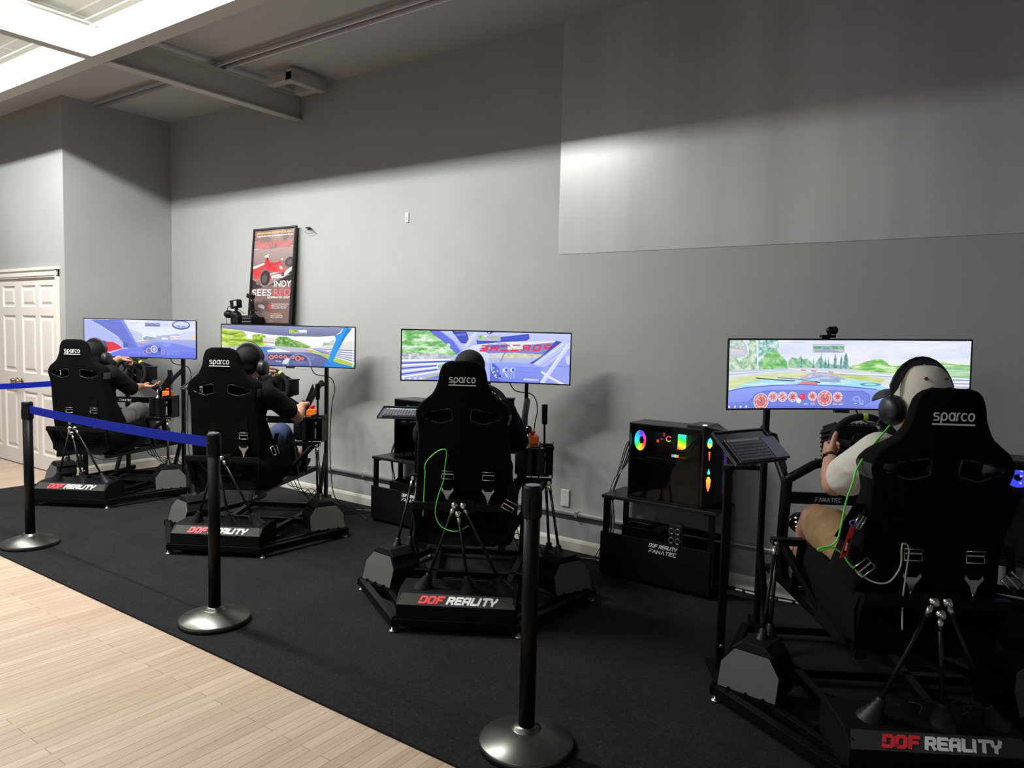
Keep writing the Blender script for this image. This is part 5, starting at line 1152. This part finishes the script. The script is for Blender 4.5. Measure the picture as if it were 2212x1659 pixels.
    strip([.375, .39, .41, .425, .44], 0, [.05, .2, .22, .16, .02], [.12, .2, .38, .52, .6], 'front_light'); strip([.30, .33, .355], 0, [.02, .05, .08], [.03, .01, .02], 'front_light')
    strip([.215, .225, .25], 0, [.10, .10, .02], [.33, .45, .58], 'front_light'); strip([.11, .14, .18, .20], 0, [.04, .16, .20, .08], [.02, .03, .06, .08], 'front_light')
    # glow fans on the far cheek of the cowl
    vmesh('side_light', [(L_+.0862, y0+.12, z) for z in (.08, .2, .3, .42)]+[(L_+.0862, y1-.055, z) for z in (.08, .2, .3, .42)], [(i, i+1, 5+i, 4+i) for i in range(3)], [(.28*.3, 0, .10*.5), (.02, .02, .16), (.03, .01, .05), (.01, .01, .22)]*2, r)
    return r
tower(-2.105, 'black computer tower with a rainbow fan and rainbow strips down its front', 0)
tower(-4.20, 'black computer tower with a green and blue fan, left of the third seat', 1)
tower(-.115, 'black computer tower with violet lights at the right edge behind the seat', 2)
# things on the lower shelves
def socket_block(x, lab):
    r = tag(empty('power_strip', (x, -.285, .058)), lab, 'power strip', 'four-socket power blocks')
    MB().b2((-.045, -.02, .0), (.045, .025, .37)).build('body', mat('gloss_case', (.02, .02, .022), .15), r, .012)
    for i in (-1, 1):
        for z in (.275, .335): MB().lathe([(.014, 0), (.018, -.004), (.0195, -.012), (.016, -.014), (.014, -.004)], (i*.021, -.020, z-.01), (0, 1, 0), 24).build('socket_ring', mat('ring_silver', (.4, .4, .4), .25, .9), r)
socket_block(-1.775, 'glossy black block with four round sockets on the shelf below the rainbow computer')
for x, lab in ((-2.02, 'black router box with a blue light on the shelf below the rainbow computer'), (-4.17, 'black box on the shelf of the table behind the third simulator')):
    r = tag(empty('router', (x, -.17, .058)), lab, 'router', 'boxes on the lower shelves')
    MB().b2((-.16, -.07, 0), (.12, .10, .285)).prism([(-.14, -.03, .285), (.05, -.03, .285), (.03, -.03, .31), (-.11, -.03, .31)], (0, .10, 0)).build('body', BLKG, r, .004)
    MB().bar((.14, -.10, .255), (.18, -.06, .29), .008).build('antenna', PLA, r); MB().box((.183, -.058, .296), (.007, .004, .012)).build('indicator_light', mat('blue_glow', (.2, .4, .8), .5, emit=(.25, .65, 1), es=2), r)
# ------------------------------------------------------------------ keyboards on their stands
def keyboard(k, loc, rx, ry, rz, lab, labs, pole=(-.58, .885)):
    r = rig_frame('keyboard', k); tag(r, lab, 'keyboard', 'compact keyboards with touchpad'); Rm = Matrix.Translation(Vector(loc)) @ Matrix.Rotation(rz, 4, 'Z') @ Matrix.Rotation(rx, 4, 'X') @ Matrix.Rotation(ry, 4, 'Y')
    w, d = .355, .140
    MB().b2((-w/2, -d/2, 0), (w/2, d/2, .012)).build('body', mat('keyboard_body_monitor_tint', (.045, .045, .058), .35), r, .006, Rm)  # black body; blue monitor light is painted into its lighter, bluish colour
    MB().b2((w/2-.105, -d/2+.006, .0121), (w/2-.006, d/2-.012, .0135)).build('touchpad', mat('touchpad', (.15, .15, .21), .3, .3), r, .004, Rm)  # bluish monitor light painted in here as well
    MB().b2((-w/2+.03, d/2-.020, .0121), (w/2-.125, d/2-.008, .0132)).build('label_strip', mat('strip_white', (.45, .45, .46), .5), r, 0, Rm)
    MB().cyl((-w/2+.016, d/2-.014, .012), (-w/2+.016, d/2-.014, .0135), .006, 16).build('sticker', mat('sticker_yellow', (.75, .5, .08), .5), r, 0, Rm)
    m = MB()
    for row in range(6):
        for c in range(13):
            if row == 0 and 3 <= c <= 8:
                if c == 3: m.b2((-w/2+.010+c*.0178, -d/2+.008, .0125), (-w/2+.010+9*.0178-.003, -d/2+.008+.0145, .0160))
                continue
            x = -w/2+.010+c*.0178; y = -d/2+.008+row*.0178; m.b2((x, y, .0125), (x+.0150, y+.0145, .0160))
    ko = m.build('keys', mat('keycaps_monitor_tint', (.11, .11, .135), .3), r, 0, Rm); ko['kind'] = 'stuff'  # black keys, coloured lighter and bluer to imitate the monitor's light
    s = rig_frame('keyboard_stand', k); tag(s, labs, 'stand', 'keyboard stands'); c = Vector(loc)
    MB().b2((-w/2-.03, -d/2-.004, -.010), (w/2-.02, d/2+.055, -.001)).b2((-w/2-.03, d/2+.047, -.001), (w/2-.02, d/2+.055, .008)).b2((-w/2-.03, -d/2, -.001), (-w/2-.022, d/2+.055, .006)).b2((w/2-.028, d/2, -.001), (w/2-.02, d/2+.055, .006)).build('tray', mat('tray_gloss', (.035, .035, .045), .2), s, .003, Rm)
    px, py = pole
    MB().bar((px, py, .02), (px, py, .985), .035).cyl((px, py, .97), (px, py, 1.0), .026).build('pole', BLK, s, .002)
    MB().bar((px, py, .988), (c.x-.02, c.y-.01, .995), .020).bar((c.x-.06, c.y-.01, .997), (c.x+.01, c.y-.01, .997), .05, .02).bar((c.x-.02, c.y-.01, .995), (c.x-.01, c.y+.01, c.z-.008), .02).build('arm', BLK, s, .002)
    MB().b2((px-.05, py-.16, 0), (px+.05, py+.10, .02)).build('foot', BLK, s, .002); MB().sph((px, py-.02, .13), (.010, .004, .010), 10).build('screw', STL, s)
    return r
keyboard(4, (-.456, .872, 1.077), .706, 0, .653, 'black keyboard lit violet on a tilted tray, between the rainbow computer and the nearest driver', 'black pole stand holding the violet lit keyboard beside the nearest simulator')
keyboard(3, (-.435, .90, 1.055), .24, .0, .02, 'black keyboard with keys tinted as if by monitor light, left of the third seat', 'black stand holding the keyboard left of the third seat', (-.40, .97))
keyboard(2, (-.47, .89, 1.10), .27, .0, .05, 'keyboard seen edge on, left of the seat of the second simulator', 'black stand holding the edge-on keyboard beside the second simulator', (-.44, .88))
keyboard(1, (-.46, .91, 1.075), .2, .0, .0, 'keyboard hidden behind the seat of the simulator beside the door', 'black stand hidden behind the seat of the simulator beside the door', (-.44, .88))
# webcam
r = rig_frame('webcam', 4); tag(r, 'small round black webcam on top of the rightmost monitor', 'webcam'); 
MB().sph((-.03, 1.20, 1.645), (.026, .022, .020), 18).lathe([(.001, 0), (.020, 0), (.022, .012), (.012, .022), (.001, .022)], (-.022, 1.20, 1.645), (1, -.2, 0), 20).build('body', PLA, r)
MB().b2((-.075, 1.190, 1.608), (-.01, 1.235, 1.622)).bar((-.04, 1.21, 1.61), (-.035, 1.205, 1.64), .014).b2((-.06, 1.24, 1.56), (-.02, 1.246, 1.61)).build('clip', PLA, r)
# ------------------------------------------------------------------ shelf, poster, joysticks
r = tag(empty('wall_shelf', (-6.60, 0, 1.585)), 'black wall shelf behind the monitor, holding the poster and joysticks', 'shelf')
MB().b2((0, -.30, 0), (1.02, -.002, .032)).build('board', mat('shelf_board', (.012, .012, .013), .4), r, .003)
for x in (.15, .85): MB().b2((x, -.22, -.012), (x+.025, -.004, 0)).b2((x, -.012, -.16), (x+.025, -.002, 0)).bar((x+.012, -.2, -.006), (x+.012, -.01, -.15), .01).build('bracket', BLK, r)
def poster():
    r = tag(empty('poster_frame', (-6.435, -.105, 1.6185)), 'framed racing magazine poster with a red race car leaning on the wall shelf', 'poster'); w, h = .655, .945; R_ = Matrix.Rotation(-.075, 4, 'X')
    R_ = Matrix.Translation(V(0, 0, 0)) @ R_
    fr = MB(); t = .017
    for lo, hi in (((0, -.02, 0), (w, .005, t)), ((0, -.02, h-t), (w, .005, h)), ((0, -.02, t), (t, .005, h-t)), ((w-t, -.02, t), (w, .005, h-t))): fr.b2(lo, hi)
    fr.b2((t, -.004, t), (w-t, .003, h-t)); fr.build('frame', mat('frame_black', (.012, .012, .012), .3), r, .002, R_)
    fm = lambda x, y: ((x-(612-22*(y-200)/1240))/523, (y-(218-34*(x-610)/525))/(1225+45*(x-610)/525))
    p = Paint(230, 350, fm, (126, 108, 108))
    p.foliage([(560, 150), (1180, 150), (1180, 1480), (560, 1480)], [(104, 88, 88), (132, 112, 112), (150, 132, 130)], 2, 60, 30); p.grad([(590, 480), (1140, 430), (1140, 600), (590, 700)], (150, 134, 130), (128, 108, 106)); 
    p.grad([(590, 860), (760, 980), (1140, 780), (1140, 900), (780, 1010), (590, 1010)], (30, 24, 24), (60, 48, 48)); p.grad([(590, 1010), (1140, 880), (1140, 1480), (590, 1480)], (118, 92, 88), (104, 84, 84)); p.foliage([(600, 1180), (860, 1120), (900, 1460), (700, 1480)], [(70, 58, 56), (120, 100, 98)], 5, 40, 30, 0, .7)
    p.poly([(690, 1210), (740, 1200), (780, 1230), (780, 1270), (700, 1240)], (180, 160, 160)); p.poly([(600, 700), (750, 650), (760, 665), (615, 735)], (230, 200, 200)); p.poly([(600, 735), (760, 672), (770, 720), (640, 800), (600, 800)], (170, 60, 60))
    p.ell(1085, 640, 60, 66, (60, 52, 52)); p.ell(1075, 640, 30, 38, (90, 80, 80)); p.ell(775, 850, 62, 100, (46, 38, 40)); p.ell(765, 860, 34, 60, (84, 72, 74)); p.ell(1085, 760, 50, 40, (40, 34, 34))
    p.poly([(765, 590), (800, 570), (830, 640), (900, 650), (960, 640), (1000, 700), (1030, 760), (1020, 800), (960, 800), (900, 770), (830, 760), (780, 740), (755, 680)], (214, 44, 50)); p.poly([(900, 690), (960, 660), (1010, 720), (1020, 790), (970, 790)], (236, 70, 70)); p.poly([(950, 690), (990, 700), (1000, 740), (960, 730)], (244, 170, 165))
    p.poly([(860, 660), (960, 628), (985, 640), (880, 680)], (190, 30, 40)); p.line([(800, 575), (790, 560), (760, 565), (805, 540)], 12, (226, 190, 190)); p.poly([(785, 575), (805, 580), (800, 630), (788, 620)], (60, 30, 34)); p.ell(982, 600, 14, 12, (226, 190, 190)); p.line([(982, 610), (978, 650)], 7, (210, 60, 60)); p.ell(828, 680, 18, 22, (150, 20, 30))
    p.poly([(620, 780), (720, 760), (720, 800), (660, 860), (620, 850)], (206, 44, 50)); p.ell(655, 840, 34, 30, (226, 60, 66)); p.poly([(650, 880), (720, 880), (720, 940), (660, 940)], (120, 90, 90))
    p.poly([(840, 830), (960, 800), (1000, 820), (1050, 740), (1130, 690), (1130, 730), (1060, 800), (1000, 845), (860, 860)], (226, 206, 196)); p.poly([(850, 845), (960, 815), (960, 830), (860, 865)], (180, 150, 150)); p.line([(1060, 790), (1130, 715)], 8, (170, 150, 140)); p.poly([(975, 780), (1020, 770), (1020, 830), (985, 835)], (90, 70, 90)); p.poly([(835, 830), (855, 825), (858, 865), (840, 865)], (214, 44, 50)); p.line([(840, 800), (950, 770)], 6, (230, 200, 200))
    p.ell(850, 1230, 26, 40, (206, 60, 60), .6); p.ell(633, 285, 10, 22, (214, 70, 70))
    pm = vcol_mat('poster_print', False, 1, .32)
    def pos(U, Vv):
        a = np.stack([t+U*(w-2*t), np.full_like(U, -.0052), t+(1-Vv)*(h-2*t)], -1); M = np.array(R_.to_3x3()); return a @ M.T
    grid_surface('print', p, pos, pm, r)
    def txt(body, x, y, size, m, wd, bold=0, shear=0):
        cu = bpy.data.curves.new('lettering', 'FONT'); cu.body = body; cu.size = size; cu.extrude = .0003; cu.offset = bold; cu.shear = shear; cu.align_x = 'LEFT'; cu.materials.append(m)
        o = bpy.data.objects.new('lettering', cu); COL.objects.link(o); bpy.context.view_layer.update(); s_ = wd/max(o.dimensions.x, 1e-3); me = bpy.data.meshes.new_from_object(o.evaluated_get(bpy.context.evaluated_depsgraph_get()))
        bpy.data.objects.remove(o); Mt = R_ @ Matrix.Translation(V(x, -.0058, y)) @ Matrix.Rotation(PI/2, 4, 'X') @ Matrix.Diagonal((s_, 1, 1, 1)); me.transform(Mt)
        o = bpy.data.objects.new('lettering', me); COL.objects.link(o); o.parent = r
    YEL = mat('print_orange', (.85, .45, .12), .5); PW = mat('print_white', (.82, .80, .78), .5); PR_ = mat('print_red', (.70, .10, .11), .5)
    txt('DAIMLERCHRYSLER: DRIVE SMARTER FOR AMERICA', .055, .888, .026, YEL, .555, .0004); txt('Forget Me Not: Orphan Car Show Showcase in its 10th year', .055, .862, .022, PW, .555, .0003)
    txt('AutoWeek', .035, .745, .135, PR_, .575, .0015, .18)
    txt('INDY', .36, .365, .088, PW, .255); txt('SEES', .026, .283, .088, PW, .30); txt('RED', .36, .283, .088, PR_, .255, .001)
    txt('DOMINATES USGP', .275, .255, .028, PW, .335)
    for i, s_ in enumerate(('Tony Stewart takes Daytona, Dan', 'Wheldon wins in Kansas, and the', 'Unforeseen fall in Pikes Peak')): txt(s_, .345, .195-.019*i, .016, PW, .26-.015*i)
    txt('HOT FIREWORKS DTL', .345, .10, .015, YEL, .16); txt('Inside: Commentary with', .345, .082, .014, PW, .18); txt('the first and final word', .345, .066, .014, PW, .18)
    MB().b2((.02, -.0056, .742), (.08, -.0052, .746), ).b2((.57, -.0056, .755), (.63, -.0052, .759)).build('print_bar', PW, r, 0, R_)
poster()
r = tag(empty('flight_stick', (-6.235, -.20, 1.617)), 'black flight joystick with upright grip at the foot of the poster', 'joystick')
MB().b2((-.075, -.075, 0), (.075, .075, .075)).lathe([(.055, .075), (.05, .085), (.03, .10), (.012, .115)], (0, 0, 0)).build('base', PLA, r, .008)
MB().tube([(0, 0, .09), (0, -.004, .14), (-.006, -.006, .20), (-.02, -.004, .25)], .02, 14, rs=[.016, .021, .022, .024]).box((-.03, -.004, .272), (.07, .05, .042), Matrix.Rotation(.25, 3, 'Y')).bar((-.01, 0, .13), (.07, -.01, .132), .035, .008).bar((-.035, -.01, .13), (-.04, -.01, .175), .012).build('grip', BLKG, r, .006)
MB().b2((-.068, -.0765, .02), (.068, -.0755, .028)).b2((-.068, -.0765, .055), (.068, -.0755, .060)).build('trim_line', STL, r)
r = tag(empty('throttle_control', (-6.50, -.20, 1.617)), 'black throttle controller with a square display head, left of the joystick', 'joystick')
MB().b2((-.02, -.06, 0), (.11, .07, .085)).sph((.02, -.02, .085), (.06, .05, .045), 16).sph((-.10, -.02, .095), (.055, .045, .04), 14).build('base', PLA, r, .01)
MB().bar((.02, -.02, .10), (.03, -.02, .16), .03).box((.02, -.02, .195), (.125, .06, .085), Matrix.Rotation(-.12, 3, 'Y')).bar((-.06, -.02, .215), (.0, -.02, .225), .05, .03).build('head', BLKG, r, .012)
MB().box((.052, -.052, .20), (.045, .004, .05), Matrix.Rotation(-.12, 3, 'Y')).build('display', mat('display_grey', (.35, .36, .36), .25), r)
MB().tube(spline([(-.09, -.04, .12), (-.05, -.06, .17), (.0, -.05, .16)]), .003, 6).tube(spline([(.06, -.05, .12), (.12, -.06, .14), (.16, -.02, .10)]), .003, 6).tube([(-.13, -.03, .07), (-.12, -.03, 0)], .003, 6).build('cable', CBL, r)
# ------------------------------------------------------------------ cables
def cable(pts, r, lab, m=CBL, k=None, grp='cables', nm='cable', sm=8):
    b = MB().tube(spline(pts, sm), r, 8); o = b.build(nm, m)
    if k: o.location = (*ORG[k], .012); o.rotation_euler = (0, 0, TH)
    return tag(o, lab, 'cable', grp)
G3 = [(-.200, .10, .60), (-.195, .095, .72), (-.188, .075, .83), (-.184, .07, .895), (-.13, .055, .955), (-.085, .05, .975), (-.070, .05, .955), (-.079, .055, .88), (-.085, .06, .81), (-.115, .08, .72), (-.130, .08, .63), (-.10, .07, .56), (-.02, .06, .535), (.05, .10, .56)]
cable(G3, .0032, 'thin green cord looped over the back of the third seat', GRN, 3, nm='headphone_cord')
G4 = [(-.095, .25, 1.315), (-.135, .235, 1.27), (-.205, .20, 1.20), (-.265, .16, 1.13), (-.285, .14, 1.08), (-.305, .14, 1.01), (-.318, .14, .92), (-.328, .14, .868), (-.35, .14, .842), (-.385, .14, .832), (-.398, .14, .824), (-.385, .14, .820), (-.354, .14, .835), (-.311, .14, .815), (-.278, .14, .772), (-.235, .13, .735)]
G4 = [(a-.015, b, c) for a, b, c in G4]
cable(G4, .0034, 'bright green headphone cord hanging beside the driver in the white T-shirt', GRN, 4, nm='headphone_cord')
cable([(-.250, .13, .735), (-.215, .10, .722), (-.175, .08, .735), (-.145, .07, .794), (-.140, .08, .855), (-.125, .10, .872), (-.105, .10, .850), (-.110, .10, .76), (-.115, .10, .66), (-.11, .10, .55)], .0030, 'pale end of the headphone cord looping below the nearest seat', mat('cord_pale', (.50, .56, .46), .4), 4, nm='headphone_cord')
# red pull strap and side harness of the nearest simulator
r = rig_frame('pull_strap', 4); tag(r, 'red fabric pull strap hanging from a blue ring beside the nearest seat', 'strap')
MB().prism([(-.300, .130, .925), (-.284, .134, .921), (-.296, .134, .868), (-.308, .134, .806), (-.336, .126, .800), (-.318, .130, .862)], (0, .004, 0)).build('strap', mat('red_webbing', (.80, .02, .03), .6), r)
MB().prism([(-.305, .1275, .875), (-.299, .1285, .875), (-.313, .1285, .822), (-.326, .1245, .818), (-.314, .1265, .85)], (0, .002, 0)).build('strap_pocket', BLK, r)
l = MB(); letter_mesh(l, 'sparco', SP, (-.3165, .1255, .828), (.22, .02, 1), (-1, 0, .22), .006, .2, slant=.2, width=.030); l.build('strap_print', WHT, r)
MB().tube([V(-.292+.013*math.cos(a), .134, .931+.010*math.sin(a)) for a in [2*PI*i/16 for i in range(16)]], .003, 8, closed=True).build('ring', mat('blue_ring', (.2, .3, .8), .25, .6), r)
r = rig_frame('seat_belt', 4); tag(r, 'black seat belt with open steel buckles hanging at the left of the nearest seat', 'seat belt')
MB().prism([(-.285, .15, 1.00), (-.245, .15, 1.00), (-.300, .165, .85), (-.345, .165, .87)], (0, .006, 0)).prism([(-.305, .15, .84), (-.262, .15, .84), (-.230, .13, .745), (-.272, .13, .735)], (0, .006, 0)).build('strap', FAB, r)
def buck(c, rz, w=.032, h=.024):
    R_ = Matrix.Rotation(rz, 3, 'Y'); P = [Vector(c)+R_ @ V(x*w, 0, z*h) for x, z in ((-1, 1), (1, 1), (1, -1), (-1, -1))]; b = MB().tube(P, .0042, 8, closed=True); b.bar(P[0].lerp(P[3], .5), P[1].lerp(P[2], .5), .004, .006); return b
buck((-.250, .12, .770), -.75).build('buckle', CHR, r); buck((-.270, .135, .935), -1.1, .026, .014).build('buckle', CHR, r)
for kk, c, a, lab in ((4, (.262, .10, .745), .8, 'chrome belt buckle hanging at the right of the nearest seat'), (3, (.262, .075, .68), .5, 'chrome belt buckle hanging at the lower right of the third seat'), (2, (.30, .30, .70), 1.2, 'steel belt buckle at the right side of the second seat')):
    r = rig_frame('belt_buckle', kk); tag(r, lab, 'buckle', 'loose belt buckles'); buck(c, a).build('frame', CHR, r); MB().prism([Vector(c)+V(-.02, .002, .02), Vector(c)+V(.012, .002, .02), Vector(c)+V(.02, .03, .12), Vector(c)+V(-.012, .03, .12)], (0, .004, 0)).build('strap', FAB, r)
# bundles of cables behind the tables
rr = random.Random(5)
def bundle(x, n, lab, col=CBL, z0=.95):
    for i in range(n):
        a = rr.uniform(-.03, .03); b = rr.uniform(-.05, .05)
        pts = [(x+.10, -.11+a, z0+a*3-.1*rr.random()), (x+.03+a, -.09+a, z0-.06), (x-.04+a, -.10+b, z0-.25+b), (x-.09+b*.5, -.12, .62+a), (x-.11+b*.4, -.14, .50), (x-.10+a, -.12, .30), (x-.16+b, -.14+a, .10), (x-.22+b*2, -.10-abs(b), .03), (x-.34+b*2, -.12-abs(a)*2, .022), (x-.42-rr.random()*.3, -.18-.3*rr.random(), .02)]
        cable(pts, rr.choice([.0028, .0035, .004]), lab, CBL if i else col, None, grp='cable bundle '+lab[-22:])
bundle(-2.21, 7, 'one of the cables falling to the carpet behind the table of the rainbow-lit computer', CBW)
bundle(-4.30, 6, 'one of the cables falling to the carpet behind the table of the green lit computer', CBW)
for i, (x, y) in enumerate(((-5.35, -.5), (-5.0, -.4), (-3.0, -.45))):
    cable([(x-.5, y-.25, .018), (x-.25, y+.05, .018), (x, y-.08, .018), (x+.25, y+.14, .018), (x+.55, y+.02, .018)], .004, ['black cable lying on the carpet below the third monitor', 'black cable lying on the carpet left of the half hidden table', 'black cable lying on the carpet between the third simulator and the rainbow computer table'][i], CBL, None, 'cables on the carpet')
m = MB(); P = spline([(-1.45, -.075, .020), (-1.2, -.095, .020), (-.95, -.06, .020), (-.74, -.11, .020), (-.6, -.16, .020)], 8)
m.tube(P, .0065, 8); c = m.build('floor_cable', mat('cable_white', (.6, .6, .58), .4)); 
tag(c, 'white cable wrapped with black tape on the carpet along the right baseboard', 'cable')
for i in range(2, len(P)-1, 3): MB().tube([P[i], P[i].lerp(P[i+1], .6)], .0078, 8).build('tape_wrap', CBL, c)
for k, nm in ((1, 'beside the door'), (2, 'below the poster'), (3, 'with mirrored lettering'), (4, 'with red gauges')):
    dx, dy = MONP[k][0], MONP[k][1]
    cable([(.15, 1.47+dy, 1.25), (.20, 1.46+dy, 1.18), (.32, 1.50+dy, 1.15), (.36, 1.50+dy, 1.05), (.34, 1.48+dy, .9), (.33, 1.47+dy, .5), (.36, 1.5+dy, .1), (.5, 1.45+dy, .01)], .004, 'black cable dropping from the curved monitor '+nm, CBL, k, 'monitor cables')
